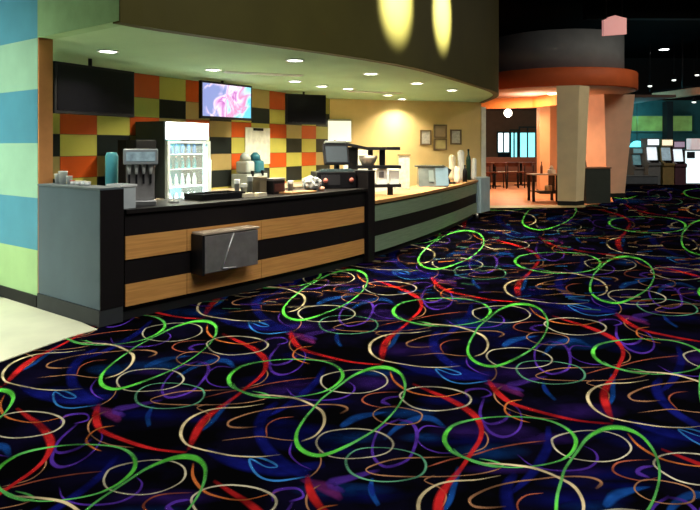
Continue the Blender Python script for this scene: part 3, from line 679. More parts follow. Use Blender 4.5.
# ---------------------------------------------------------------- items on the black counter
def onc(px, d):                          # point on the counter at depth d behind its front edge seen in column px
    n = 300; best = None
    for i in range(n+1):
        p, nn = sub(CURVE, CT*.999*i/n, CT, 1)[0]; q = p+nn*d; e = abs(350+F*q.x/q.y-px)
        if best is None or e < best[0]: best = (e, q, math.atan2(-nn.x, nn.y))
    return best[1], best[2]
q, a = onc(215, .42)
t = thing('serving_tray', 'flat black tray resting on the counter in front of the cooler', 'tray', (q.x, q.y, 1.07), a)
bm = BM(); box(bm, -.30, .30, -.16, .16, 0, .02, .004); obj('tray_base', bm, BLK2, t)
bm = BM(); box(bm, -.31, .31, -.17, -.155, .0, .07, .003); box(bm, -.31, .31, .155, .17, .0, .07, .003); box(bm, -.31, -.295, -.155, .155, 0, .07); box(bm, .295, .31, -.155, .155, 0, .07); obj('rim', bm, BLK2, t)
q, a = onc(173, .35); tag(obj('receipt_spike', (lambda b: (lathe(b, [(0, 0), (.06, 0), (.06, .015), (.012, .02), (.006, .09), (0, .1)], n=16), b)[1])(BM()), STEEL), 'small steel spike stand in front of the cooler', 'stand', loc=(q.x, q.y, 1.07))
# poster on wall
p, s_ = onback(245, .012)
t = thing('poster', 'white price poster clipped to the checkered wall', 'poster', (p.x, p.y, 1.32), WA)
bm = BM(); box(bm, 0, .80, -.008, 0, 0, .72); obj('sheet', bm, mat('poster_paper', (.74, .74, .66), .7, .12, 7), t)
bm = BM(); box(bm, .25, .55, -.03, -.009, .66, .71, .004); obj('clip', bm, BLK2, t)
# slush machine (blue) and grey machine in front of the poster, on back counter
p, s_ = onback(247, .45)
t = thing('slush_machine', 'slush machine with clear and teal bowls in front of poster', 'drinks machine', (p.x, p.y, .908), WA)
bm = BM(); box(bm, 0, .62, 0, .36, 0, .26, .01); obj('base', bm, mat('machine_pale', (.33, .38, .37), .4), t)
gl = mat('frosted_bowl', (.34, .38, .37), .2); tl = mat('teal_slush', (.02, .12, .17), .3)
for k, mm in enumerate((gl, tl)):
    bm = BM(); box(bm, .04+k*.3, .27+k*.3, .02, .3, .27, .50, .04); lathe(bm, [(.11, .50), (.09, .60), (.04, .65), (0, .655)], .155+k*.3, .16, 0, 16); bw = obj('bowl', bm, mm, t)
    bm = BM(); box(bm, .14+k*.3, .17+k*.3, -.03, .02, .22, .32, .004); obj('tap', bm, BLK2, bw)
# clutter: each its own thing
CL_ = [
 ('cup_stack', 'stack of white paper cups on counter just behind right end of black tray', 'cups', 237, .62, .035, .20, WHITE), ('cup_stack', 'grey plastic cup stack below the poster', 'cups', 249, .5, .04, .24, mat('grey_cup', (.33, .36, .34), .4)),
 ('cup_stack', 'pale clear cup stack right of the grey cups', 'cups', 243, .38, .04, .16, mat('pale_cup', (.72, .74, .68), .3)), ('cup_stack', 'short white cup stack right of napkin dispenser', 'cups', 291, .5, .04, .15, WHITE)]
for nm, lab, cat, px, dd_, r, h, m_ in CL_:
    q, a = onc(px, dd_); t = thing(nm, lab, cat, (q.x, q.y, 1.07), a)
    bm = BM(); lathe(bm, [(0, 0), (r*.8, 0), (r, h*.7), (r*1.05, h*.7)]+sum([[(r, h*(.72+.06*i)), (r*1.06, h*(.75+.06*i))] for i in range(4)], [])+[(r*.95, h*.97), (0, h*.8)], n=16); obj('stack', bm, m_, t)
q, a = onc(262, .46); t = box_thing('napkin_holder', 'olive brown upright box beneath the slush machine', 'box', 259.5, q.y, 1.07, .12, .14, .22, mat('olive_box', (.16, .13, .08), .5), a)
q, a = onc(275, .40); t = thing('napkin_dispenser', 'black and chrome napkin dispenser on the counter', 'dispenser', (q.x, q.y, 1.07), a)
bm = BM(); box(bm, -.11, .11, -.08, .08, 0, .17, .01); obj('body', bm, BLK2, t)
bm = BM(); box(bm, -.085, .085, -.086, -.08, .03, .13, .003); obj('face', bm, mat('dark_maroon', (.06, .02, .02), .4), t)
bm = BM(); box(bm, -.115, .115, -.085, .085, .17, .20, .006); obj('cap', bm, STEEL2, t)
for px, dd_, w_, h, lab, m_ in ((247, .26, .16, .05, 'flat cream paper food boat stack near cup stacks', CREAM), (260, .24, .15, .045, 'flat cream food boat stack, middle of three', CREAM)):
    q, a = onc(px, dd_); t = thing('food_boat', lab, 'food tray', (q.x, q.y, 1.07), a)
    for i in range(1):
        bm = BM(); 
        for z in range(3):
            box(bm, -w_/2+z*.003, w_/2-z*.003, -.05, .05, z*h/3, (z+1)*h/3-.002, .002)
        obj('boats', bm, m_, t)
q, a = onc(297, .22); t = thing('cutting_board', 'light wooden board lying on the counter near the register', 'board', (q.x, q.y, 1.07), a)
bm = BM(); box(bm, -.24, .24, -.12, .12, 0, .025, .006); obj('board', bm, TOPW, t)
bm = BM(); tube(bm, [(.24, -.04, .0126), (.29, -.04, .0126), (.29, .04, .0126), (.24, .04, .0126)], .008); obj('handle', bm, TOPW, t)
# crumpled clear bags
q, a = onc(312, .36); random.seed(3)
t = thing('plastic_bag', 'crumpled clear plastic bag of cups beside register', 'bag', (q.x, q.y, 1.07), a)
bm = BM(); bmesh.ops.create_icosphere(bm, subdivisions=3, radius=.13)
for v in bm.verts:
    v.co *= 1+random.uniform(-.14, .14); v.co.z = max(v.co.z*.8+.10, 0.0)
obj('bag', bm, mat('crinkled_clear', (.40, .42, .42), .2, .5, 18), t)
bm = BM(); lathe(bm, [(0, 0), (.03, .0), (.045, .05), (.0, .06)], .06, -.13, .0, 12); obj('pink_cup', bm, mat('peach_plastic', (.8, .42, .28), .5), t)
# ---------------------------------------------------------------- cash register
q, a = onc(338, .42); RA = R(18)
t = thing('cash_register', 'black cash register with tilted monitor on the counter end', 'cash register', (q.x, q.y, 1.07), RA)
bm = BM(); box(bm, -.36, .22, -.18, .2, 0, .24, .012); obj('drawer_unit', bm, BLK2, t)
bm = BM(); box(bm, -.30, -.02, -.186, -.18, .05, .2); obj('drawer', bm, mat('gunmetal', (.03, .03, .035), .3), t)
bm = BM(); tube(bm, [(0, .05, .24), (0, .05, .36)], .04, 12); obj('neck', bm, BLK2, t)
M = Matrix.Translation((-.02, .0, .50))@Matrix.Rotation(R(-18), 4, 'X')
bm = BM(); box(bm, -.20, .18, -.03, .03, -.17, .15, .012, M); mo = obj('monitor', bm, BLK2, t)
bm = BM(); box(bm, -.17, .15, -.036, -.03, -.14, .10, 0, M); obj('screen', bm, mat('dim_screen', (.02, .035, .045), .2), mo)
bm = BM(); box(bm, -.17, .15, -.05, .035, .15, .185, .008, M); obj('top_visor', bm, mat('visor_grey', (.34, .37, .36), .4), t, label='light grey top edge')
bm = BM(); box(bm, -.30, .2, -.16, .0, .24, .265, .004); 
for k in range(7): box(bm, -.27+k*.066, -.22+k*.066, -.14, -.03, .265, .278, .003)
obj('keyboard', bm, mat('key_grey', (.05, .08, .09), .4), t)
for k, xx in enumerate((-.245, .14)):  # red glints on the drawer unit, put in as coloured discs
    bm = BM(); lathe(bm, [(0, 0), (.03, 0), (.034, .035), (.0, .04)], n=12); 
    bmesh.ops.transform(bm, matrix=Matrix.Translation((xx, -.187, .12))@Matrix.Rotation(R(90), 4, 'X'), verts=bm.verts[:]); obj('glint', bm, mat('red_glint', (.65, .18, .14), .4), t, label='painted red knob')
# ---------------------------------------------------------------- black tiered rack
q, a = onc(386, .30)
RY = q.y-.05; t = thing('tiered_rack', 'black three tier display rack between register and food case', 'rack', (X(370, RY), RY, .88), 0)
def rz(py): return Zp(py, RY)-.88
def rx(px): return X(px, RY)-X(370, RY)
def shelf(px0, px1, py0, py1, nm='shelf', dep=.30, th=.05):
    bm = BM(); x0, x1, z0, z1 = rx(px0), rx(px1), rz(py0), rz(py1); vs = []
    for y in (-dep/2+.1, dep/2+.1):
        for x, z in ((x0, z0), (x1, z1)):
            vs += [bm.verts.new((x, y, z-th/2)), bm.verts.new((x, y, z+th/2))]
    for f in ((0, 1, 3, 2), (4, 6, 7, 5), (0, 4, 5, 1), (2, 3, 7, 6), (1, 5, 7, 3), (0, 2, 6, 4)): bm.faces.new([vs[i] for i in f])
    obj(nm, bm, BLK2, t)
shelf(334, 367, 141.5, 148.5, 'sloping_canopy', .36); shelf(367, 400, 148.5, 148.5); shelf(357, 401, 167, 167); shelf(371, 401, 186, 185.5)
for px, p0_, p1_ in ((382.5, 149, 166), (390.5, 187, 199.3)):
    bm = BM(); box(bm, rx(px)-.045, rx(px)+.045, .06, .14, rz(p1_)if p1_ < 190 else 0.0, rz(p0_)); obj('post', bm, BLK2, t)
bm = BM(); box(bm, rx(368), rx(373), .04, .16, rz(186)-.05, rz(148)); obj('post', bm, BLK2, t)
bm = BM(); box(bm, rx(348), rx(358), .04, .10, rz(170), rz(147)); obj('side_panel', bm, BLK2, t)
def rackitem(nm, lab, cat, px, py, w_, h, m_, shape='box', dy=.05):
    Z = Zp(py, RY)+.025
    t2 = thing(nm, lab, cat, (X(px, RY), RY+.1, Z), 0)
    bm = BM()
    if shape == 'box': box(bm, -w_/2, w_/2, -.1, .08, 0, h, .006)
    else: lathe(bm, [(0, 0), (w_*.3, 0), (w_*.48, h*.7), (w_*.5, h), (w_*.46, h), (w_*.28, .02), (0, .02)], n=20)
    obj('container', bm, m_, t2)
    return t2
t2 = rackitem('napkin_box', 'white box with dark square window on lower rack shelf', 'box', 382, 186, .17, .25, WHITE); bm = BM(); box(bm, -.05, .03, -.106, -.1, .11, .21); obj('window', bm, mat('dim_print', (.12, .12, .13)), t2)
rackitem('napkin_box', 'plain white box at right end of lower rack shelf', 'box', 394.5, 186, .15, .22, WHITE)
rackitem('mixing_bowl', 'grey bowl on the middle shelf of the black rack, beside the register', 'bowl', 368, 167, .31, .16, mat('bowl_grey', (.42, .38, .33), .4), 'bowl')
# ---------------------------------------------------------------- on the maple counter
# paper holder
q, a = onc(404.5, .55); t = thing('menu_holder', 'tall white menu holder with tan top right of rack', 'menu stand', (q.x, q.y, .88), 0)
w_ = 11/F*q.y; h_ = Zp(154, q.y)-.88
bm = BM(); box(bm, -w_/2, w_/2, 0, .04, 0, h_-.03, .004); obj('panel', bm, mat('menu_white', (.62, .60, .52), .6, .15, 14), t)
bm = BM(); box(bm, -w_/2-.02, w_/2+.02, -.015, .055, h_-.03, h_, .004); obj('top_bar', bm, mat('tan_bar', (.3, .22, .08), .5), t)
# slanted food case
q, a = onc(433, .33); YC = q.y
t = thing('food_warmer', 'grey slant front food case with dark frame on maple counter', 'display case', (X(433, YC), YC, .88), 0)
wl, wr = X(417, YC)-X(433, YC), X(450, YC)-X(433, YC); hh = Zp(165.5, YC)-.88
def sideways(bm, pts, x0, x1):
    a_ = [bm.verts.new((x0, y, z)) for y, z in pts]; b_ = [bm.verts.new((x1, y, z)) for y, z in pts]
    for i in range(len(pts)): j = (i+1) % len(pts); bm.faces.new((a_[i], a_[j], b_[j], b_[i]))
    bm.faces.new(a_[::-1]); bm.faces.new(b_)
bm = BM(); sideways(bm, [(-.18, 0), (-.14, hh*.25), (-.02, hh-.03), (.2, hh-.03), (.2, 0)], wl+.02, wr-.06); obj('glass_front', bm, mat('case_grey_glass', (.13, .15, .145), .2, .2, 4), t)
bm = BM(); box(bm, wl-.03, wr-.12, -.05, .22, hh-.03, hh, .004); obj('top_frame', bm, mat('case_frame', (.06, .07, .06), .4), t)
bm = BM(); sideways(bm, [(-.19, .02), (-.03, hh-.04), (-.015, hh-.04), (-.175, .02)], wr-.30, wr-.05); obj('blue_panel', bm, mat('pale_blue_panel', (.13, .20, .26), .3), t, label='pale blue slanted panel')
bm = BM(); sideways(bm, [(-.195, .1), (-.05, hh-.09), (-.04, hh-.09), (-.185, .1)], wl+.22, wr-.34); obj('dark_panel', bm, mat('dark_case_panel', (.12, .15, .15), .3), t, label='dark window panel')
q, a = onc(449.5, .25); YC = q.y
t = thing('card_reader', 'black angled card reader right of the food case', 'card reader', (q.x, q.y, .88), 0)
bm = BM(); box(bm, -.12, .12, -.08, .08, 0, .04, .005); obj('base', bm, BLK2, t)
bm = BM(); tube(bm, [(.0, 0, .04), (-.08, 0, .22)], .022); obj('stem', bm, BLK2, t)
bm = BM(); box(bm, -.16, .06, -.02, .02, -.10, .10, .008, Matrix.Translation((-.05, -.03, .24))@Matrix.Rotation(R(30), 4, 'Y')@Matrix.Rotation(R(-25), 4, 'X')); obj('display', bm, BLK2, t)
def bottle(name, lab, cat, px, d_, top, wpx, m_, cap=None, sh='bottle'):
    q, a = onc(px, d_); h = Zp(top, q.y)-.88; r = wpx/2/F*q.y
    t = thing(name, lab, cat, (q.x, q.y, .88), 0)
    bm = BM()
    if sh == 'bottle': lathe(bm, [(0, 0), (r, 0), (r, h*.62), (r*.75, h*.74), (r*.35, h*.82), (r*.35, h*.94)], n=18); cp = [(r*.42, h*.94), (r*.42, h), (0, h)]
    elif sh == 'cups': lathe(bm, [(0, 0), (r*.8, 0), (r, h*.15)]+sum([[(r*.9, h*(.2+.1*i)), (r, h*(.28+.1*i))] for i in range(7)], [])+[(r*.9, h*.93), (0, h*.93)], n=18); cp = [(r*.9, h*.93), (r*.6, h*.99), (0, h)]
    else: lathe(bm, [(0, 0), (r, 0), (r, h*.9), (r*.9, h*.93)], n=18); cp = [(r*.8, h*.93), (r*.6, h*.98), (0, h)]
    obj('bottle_body' if sh != 'cups' else 'cup_column', bm, m_, t)
    bm = BM(); lathe(bm, cp, n=14); obj('cap', bm, cap or m_, t)
bottle('cup_stack', 'short cream cup stack, leftmost at the maple counter end', 'cups', 452, .52, 155, 7, CREAM, sh='cups')
bottle('cup_stack', 'tall white cup stack standing before the two bottles', 'cups', 461, .34, 150, 7, WHITE, sh='cups')
bottle('syrup_bottle', 'dark green bottle at the end of the maple counter', 'bottle', 468.5, .20, 149, 5, mat('green_glass', (.02, .07, .05), .2), BLK2)
bottle('cup_stack', 'white cup sleeve in front, tallest pale one nearest counter end', 'cups', 474, .07, 158, 5.5, WHITE, sh='cups')
bottle('cup_stack', 'low peach cup stack in front of the tall white stack', 'cups', 457, .12, 166, 6, mat('peach_cups', (.8, .6, .45), .5), sh='cups')
bottle('syrup_bottle', 'small dark syrup bottle between the white cup stacks', 'bottle', 465, .09, 165, 4.5, BLK2)
# framed notices
def onw(px): s = on(CORN, d, px); return CORN+d*s
for k, (a, b, tpy, bpy_, lab, pm) in enumerate(((420, 431, 130, 145, 'left framed notice of the cluster on beige wall', None), (433.5, 446.5, 124.5, 138, 'upper middle framed notice with brownish sheet', mat('brown_print', (.42, .30, .18), .6)), (433.5, 446.5, 138.3, 150, 'lower middle framed notice with yellowish sheet', mat('yellow_print', (.62, .52, .24), .6)), (450, 461, 129.5, 144.5, 'right framed notice of the cluster on beige wall', None))):
    p = onw(a); r_ = onw(b); L = (r_-p).length; h = (bpy_-tpy)/F*p.y; p = p-Vector((-d.y, d.x))*.002
    t = thing('framed_notice', lab, 'picture frame', (p.x, p.y, Zp(bpy_, p.y)), math.atan2(d.y, d.x), 'framed notices on the beige wall')
    FRB = mat('bronze_frame', (.22, .15, .08), .5)
    e = .035; bm = BM(); box(bm, 0, L, -.03, 0, 0, e); box(bm, 0, L, -.03, 0, h-e, h); box(bm, 0, e, -.03, 0, e, h-e); box(bm, L-e, L, -.03, 0, e, h-e); obj('frame', bm, FRB, t)
    bm = BM(); box(bm, e, L-e, -.015, -.002, e, h-e); obj('sheet', bm, pm or mat('notice_paper', (.68, .64, .58), .6, .12, 25), t)
# shelf with appliance glow against beige wall behind rack
t = thing('wall_sign', 'white backlit menu panel on beige wall behind the register', 'sign', tuple((onw(331))-Vector((-d.y, d.x))*.01)+(Zp(143, 14.7),), math.atan2(d.y, d.x))
bm = BM(); box(bm, -.12, .50, -.07, -.0, 0, .56, .05); obj('light_box', bm, mat('sign_alloy', (.6, .6, .55), .5), t)
bm = BM(); box(bm, -.09, .47, -.078, -.07, .04, .52); obj('face', bm, mat('sign_glow', (.9, .88, .75), .5, .1, 5, emit=.95, ecol=(1, .93, .72)), t)
# white equipment between beige wall and the bar
for a, b, tpy, Y, nm, lab, m_ in ((343, 372, 150, 13.2, 'ice_machine', 'white ice machine standing behind the rack', mat('appliance_white', (.74, .70, .6), .4)), (374, 399, 169, 12.2, 'undercounter_freezer', 'low white freezer behind the lower rack shelves', mat('appliance_white', (.74, .70, .6), .4))):
    x0, x1, z1 = X(a, Y), X(b, Y), Zp(tpy, Y)
    t = thing(nm, lab, 'freezer', ((x0+x1)/2, Y, .008), 0); hw = (x1-x0)/2
    bm = BM(); box(bm, -hw, hw, 0, .55, .08, z1-.008, .015); obj('cabinet', bm, m_, t)
    bm = BM(); box(bm, -hw+.02, hw-.02, -.03, 0, .16, z1-.1, .008); dr = obj('door', bm, m_, t)
    bm = BM(); box(bm, hw-.1, hw-.07, -.06, -.03, z1*.4, z1*.7, .004); obj('handle', bm, STEEL2, dr)
    bm = BM(); box(bm, -hw+.03, hw-.03, .03, .5, 0, .08); obj('plinth', bm, BLK2, t)
# ---------------------------------------------------------------- rotunda
RC = Vector((6.62, 20.0)); RR = 2.40
t = thing('rotunda_canopy', 'round canopy with grey drum above an orange red rim', 'canopy', (RC.x, RC.y, 0))
bm = BM(); lathe(bm, [(RR-.5, 3.40), (RR, 3.40), (RR+.03, 3.42), (RR+.03, 3.90), (RR, 3.93), (RR-.55, 3.93)], n=96); obj('rim', bm, RIM, t)
bm = BM(); lathe(bm, [(2.04, 3.93), (2.04, 5.08), (0, 5.08)], n=96); obj('drum', bm, DRUM, t)
bm = BM(); lathe(bm, [(0, 3.38), (RR-.04, 3.38), (RR-.04, 3.40), (0, 3.41)], n=96); obj('soffit', bm, PINKC, t)
bm = BM(); b0 = Vector((X(480, 22)-RC.x, 22-RC.y)); b1 = Vector((X(545, 21.6)-RC.x, 21.6-RC.y)); b2 = Vector((X(563, 19.6)-RC.x, 19.6-RC.y))
prism(bm, [tuple(b0), tuple(b1+Vector((-.5, -.25))), tuple(b2), tuple(b2+Vector((.15, .15))), tuple(b1+Vector((-.4, 0))), tuple(b0+Vector((0, .25)))], 3.0, 3.36)
obj('back_beam', bm, mat('deep_orange_paint', (.62, .20, .045), .6), t)
def column(lab, px0, px1, tx0, tx1, Y, rot, z1=3.38, m_=COLM, dep=None, group=None):
    xb0, xb1, xt0, xt1 = X(px0, Y), X(px1, Y), X(tx0, Y), X(tx1, Y); cx = (xb0+xb1)/2; dep = dep or (xb1-xb0)
    t = thing('tapered_column', lab, 'column', (cx, Y, 0), 0)
    bm = BM(); vs = []
    for z, x0, x1 in ((.13, xb0, xb1), (z1, xt0, xt1)):
        wx = x1-x0; k = dep/(xb1-xb0)*.5
        for u, v in rot: vs.append(bm.verts.new((x0-cx+u*wx, v*wx, z)))
    n = len(rot)
    for i in range(n): j = (i+1) % n; bm.faces.new((vs[i], vs[j], vs[n+j], vs[n+i]))
    bm.faces.new(vs[:n][::-1]); bm.faces.new(vs[n:]); obj('shaft', bm, m_, t)
    bm = BM(); prism(bm, [(xb0-cx+u*(xb1-xb0)*1.03-.01, v*(xb1-xb0)*1.03-.005) for u, v in rot], 0.004, .13); obj('base', bm, BASEB, t)
    return t
sq = [(0, .05), (.58, -.14), (1, .22), (.95, .8), (.35, .85)]
column('cream tapered column in front of the slate half wall', 558, 586, 557, 592.5, 17.45, sq)
column('pinkish tapered column at the right side of the rotunda', 599, 626, 590, 637, 20.3, [(0, .8), (.30, .0), (1, .1), (.95, .8)], m_=mat('pinkish_column_paint', (.78, .52, .38), .6, .04, 3))
column('orange lit column at the back of the rotunda', 540.5, 559, 540.5, 560, 21.6, [(0, .1), (.5, 0), (1, .35), (.8, 1), (.1, 1)], z1=3.38, m_=mat('orange_lit_column', (.78, .42, .22), .6, .04, 3))  # orange light on this column is put into its colour
# half wall
Yh = 17.95; t = thing('half_wall', 'dark slate half wall between the two cream columns', 'partition', (X(586, Yh), Yh, 0), R(14))
bm = BM(); box(bm, 0, .82, 0, .5, 0.008, 1.02, .005); obj('panel', bm, mat('dark_slate', (.035, .045, .04), .6), t)
bm = BM(); box(bm, -.02, .84, -.02, .52, 1.02, 1.06, .005); obj('cap', bm, mat('brown_cap', (.25, .13, .08), .5), t)
# lamps added inside the rotunda to brighten its soffit and columns
t = thing('rotunda_fill_light', 'added round ceiling light brightening the rotunda soffit', 'ceiling light', (RC.x, RC.y, 3.379))
bm = BM(); lathe(bm, [(0, -.04), (.22, -.04), (.26, 0)], n=24); obj('lens', bm, mat('warm_glow', (1, .8, .5), .5, 0, emit=5, ecol=(1, .75, .45)), t)
pl = bpy.data.lights.new('rotunda_fill', 'POINT'); pl.energy = 85; pl.color = (1, .74, .54); pl.shadow_soft_size = .3
po = bpy.data.objects.new('rotunda_fill', pl); COL.objects.link(po); po.parent = t; po.location = (-.8, .3, -.8)
# dining pendant
Yd = 26; t = thing('pendant_lamp', 'glowing round pendant lamp hanging in the dining room', 'pendant lamp', (X(508, Yd), Yd, 0))
zb = Zp(113, Yd)
bm = BM(); bmesh.ops.create_uvsphere(bm, u_segments=20, v_segments=12, radius=.17); bmesh.ops.translate(bm, vec=(0, 0, zb), verts=bm.verts[:]); obj('globe', bm, mat('globe_glow', (1, .95, .8), .5, 0, emit=6, ecol=(1, .9, .7)), t)
bm = BM(); tube(bm, [(0, 0, zb+.16), (0, 0, 3.5)], .012); obj('cord', bm, BLK2, t)
pl = bpy.data.lights.new('pendant_light', 'POINT'); pl.energy = 230; pl.color = (1, .72, .45); pl.shadow_soft_size = .2
po = bpy.data.objects.new('pendant_light', pl); COL.objects.link(po); po.parent = t; po.location = (0, 0, zb-.3)
area('dining_fill', (5.6, 20.6, 3.3), 1.2, 130, (1, .62, .33))  # fill without a fixture, added to warm the rotunda and dining room
area('dining_fill', (4.6, 24.6, 3.4), 1.2, 120, (1, .66, .40))
# dining tables and chairs
def dining_table(lab, px, Y, w_, h=.76, grp='dark wood dining tables'):
    t = thing('dining_table', lab, 'table', (X(px, Y), Y, .008), 0, grp)
    bm = BM(); box(bm, -w_/2, w_/2, -.4, .4, h-.04, h, .01); obj('tabletop', bm, REDW, t)
    bm = BM(); tube(bm, [(0, 0, .04), (0, 0, h-.04)], .05, 12); obj('pedestal', bm, BLK2, t)
    bm = BM(); box(bm, -.28, .28, -.04, .04, 0, .04, .008); box(bm, -.04, .04, -.28, .28, 0, .04, .008); obj('foot', bm, BLK2, t)
    return t
dining_table('dark wood table seen left in the dining room opening', 494, 25.6, 1.3, .98); dining_table('dark wood table right of the first under the cyan window', 521, 26.4, 1.2, .98)
chair0 = None
def chair(lab, px, Y, rzz):
    global chair0
    if chair0: return dup(chair0, (X(px, Y), Y, .008), rzz, lab)
    t = chair0 = thing('dining_chair', lab, 'chair', (X(px, Y), Y, .008), rzz, 'dining chairs seen through the opening')
    bm = BM(); box(bm, -.23, .23, -.22, .22, .60, .66, .02); obj('seat', bm, REDW, t)
    bm = BM()
    V = []
    for k in range(9):
        a_ = R(-60+15*k)
        for z in (.86, 1.02): V.append(bm.verts.new((.26*math.sin(a_), .22*math.cos(a_), z)))
    for k in range(8): bm.faces.new((V[2*k], V[2*k+1], V[2*k+3], V[2*k+2]))
    bmesh.ops.solidify(bm, geom=bm.faces[:], thickness=.03); obj('backrest', bm, REDW, t)
    for sx_ in (-1, 1):
        bm = BM(); tube(bm, [(sx_*.2, .2, .64), (sx_*.2, .2, .90)], .018, 6); obj('back_post', bm, BLK2, t)
        for sy_ in (-1, 1):
            bm = BM(); tube(bm, [(sx_*.19, sy_*.18, .6), (sx_*.22, sy_*.21, 0)], .02, 6); obj('leg', bm, BLK2, t)
    bm = BM(); tube(bm, [(-.2, -.2, .25), (.2, -.2, .25)], .012, 6); obj('stretcher', bm, BLK2, t)
    return t
for lab, px, Y, rzz in (('curved back chair nearest the counter end, left of the opening', 486.5, 24.3, R(150)), ('dark chair facing away beside the first dining table', 499.5, 24.4, R(180)), ('curved back chair in the middle of the opening', 512.5, 24.8, R(170)), ('dark chair just left of the orange column', 526, 24.9, R(200))):
    chair(lab, px, Y, rzz)
# booth rail in the back of dining room
t = thing('booth_bench', 'long reddish booth bench below the dining windows', 'bench', (X(509, 29), 29, .008))
bm = BM(); box(bm, -1.9, 1.9, .25, .4, 0, 1.15, .03); obj('backrest', bm, mat('booth_vinyl', (.20, .08, .055), .5), t)
bm = BM(); box(bm, -1.9, 1.9, -.25, .25, .38, .48, .03); obj('seat', bm, mat('booth_vinyl', (.20, .08, .055), .5), t)
bm = BM(); box(bm, -1.88, 1.88, -.2, .25, 0, .38); obj('plinth', bm, REDW, t)
# high table in front with condiment things
Yt = 18.85; xa, xb = X(529.5, Yt), X(556, Yt); cx = (xa+xb)/2; hw = (xb-xa)/2; zt = Zp(173.5, Yt)
t = thing('high_table', 'dark high table with pale top beside the cream column', 'table', (cx, Yt, .008))
bm = BM(); box(bm, -hw-.02, hw+.02, -.3, .3, zt-.05, zt-.008, .006); obj('tabletop', bm, mat('pale_table_top', (.50, .42, .36), .35), t)
for a_ in (-1, 1):
    for b_ in (-1, 1):
        bm = BM(); wl_ = .035; box(bm, a_*(hw-.05)-wl_, a_*(hw-.05)+wl_, b_*.24-wl_, b_*.24+wl_, 0, zt-.05, .004); obj('leg', bm, mat('black_brown', (.03, .015, .012), .5), t)
bm = BM(); box(bm, -hw+.08, hw-.08, -.2, .2, .28, .31); obj('lower_shelf', bm, mat('black_brown', (.03, .015, .012), .5), t)
bm = BM(); box(bm, hw-.17, hw-.10, -.20, .20, .31, zt-.06); obj('back_cabinet', bm, mat('black_brown', (.03, .015, .012), .5), t)
t = thing('sauce_bottle', 'brown sauce bottle standing on the high table', 'bottle', (X(541.5, Yt), Yt, zt))
bm = BM(); lathe(bm, [(0, 0), (.038, 0), (.038, .2), (.016, .27), (.016, .33)], n=14); obj('bottle_body', bm, mat('brown_glass', (.14, .03, .015), .25), t)
bm = BM(); lathe(bm, [(.019, .33), (.019, .36), (0, .36)], n=12); obj('cap', bm, BLK2, t)
t = thing('napkin_pile', 'bright white napkin pile on the high table', 'napkins', (X(551.5, Yt), Yt, zt), R(20))
bm = BM(); box(bm, -.09, .09, -.09, .09, 0, .12, .02); lathe(bm, [(.07, .12), (.05, .2), (0, .26)], n=10); obj('napkins', bm, PAPER, t)
for k, zz in enumerate((.318, )):
    for px in (546, 550.2):
        t = thing('storage_jar', ['pale jar on lower shelf of the high table, left', 'pale jar on lower shelf of the high table, right'][px > 550], 'jar', (X(px, Yt), Yt-.1, .32))
        bm = BM(); lathe(bm, [(0, 0), (.06, 0), (.065, .02), (.065, .12), (.05, .15)], n=14); obj('jar', bm, mat('tan_jar', (.6, .4, .22), .4), t)
        bm = BM(); lathe(bm, [(.055, .15), (.055, .17), (0, .17)], n=14); obj('lid', bm, CREAM, t)
# ---------------------------------------------------------------- hanging pink sign
Ys = 15.0; x0, x1, z0, z1 = X(601.5, Ys), X(627, Ys), Zp(35.5, Ys), Zp(17, Ys)
t = thing('hanging_sign', 'pale pink arched sign hanging above the rotunda', 'sign', ((x0+x1)/2, Ys, z0), R(12)); hw = (x1-x0)/2; hs = z1-z0
bm = BM(); out = [(-hw, -.02), (hw, .04), (hw, hs*.95), (hw*.55, hs), (.0, hs*1.08), (-hw*.5, hs*.98), (-hw*.75, hs*.85), (-hw, hs*.8)]
a_ = [bm.verts.new((x, -.04, z)) for x, z in out]; b_ = [bm.verts.new((x, .04, z)) for x, z in out]
for i in range(len(out)): j = (i+1) % len(out); bm.faces.new((a_[i], a_[j], b_[j], b_[i]))
bm.faces.new(a_); bm.faces.new(b_[::-1]); obj('panel', bm, mat('pink_sign', (.85, .42, .40), .5, .08, 3, emit=.42, ecol=(.95, .42, .40)), t)
for s in (-1, 1):
    bm = BM(); tube(bm, [(s*hw*.7, 0, hs*.9), (s*hw*.7, 0, 6.5-z0)], .008, 6); obj('hanging_wire', bm, BLK2, t)
# hall ceiling light
Y = (6.5-EYE)*F/(HZ-48.5)
t = thing('hall_downlight', 'bright oval light in the black hall ceiling', 'ceiling light', (X(664, Y), Y, 6.5))
bm = BM(); lathe(bm, [(.26, 0), (.32, 0), (.32, -.05), (.24, -.05)], n=24); obj('trim_ring', bm, BLK2, t)
bm = BM(); lathe(bm, [(0, -.07), (.22, -.06), (.25, -.02), (0, -.01)], n=24); obj('lens', bm, mat('cool_glow', (1, 1, 1), .5, 0, emit=9, ecol=(.95, 1, .95)), t)
# ceiling beam and track lights
bm = BM(); box(bm, 8, 21.5, 21, 21.3, 6.0, 6.5); struct('trim_ceiling_beam', bm, mat('beam_black', (.008, .01, .011), .8))
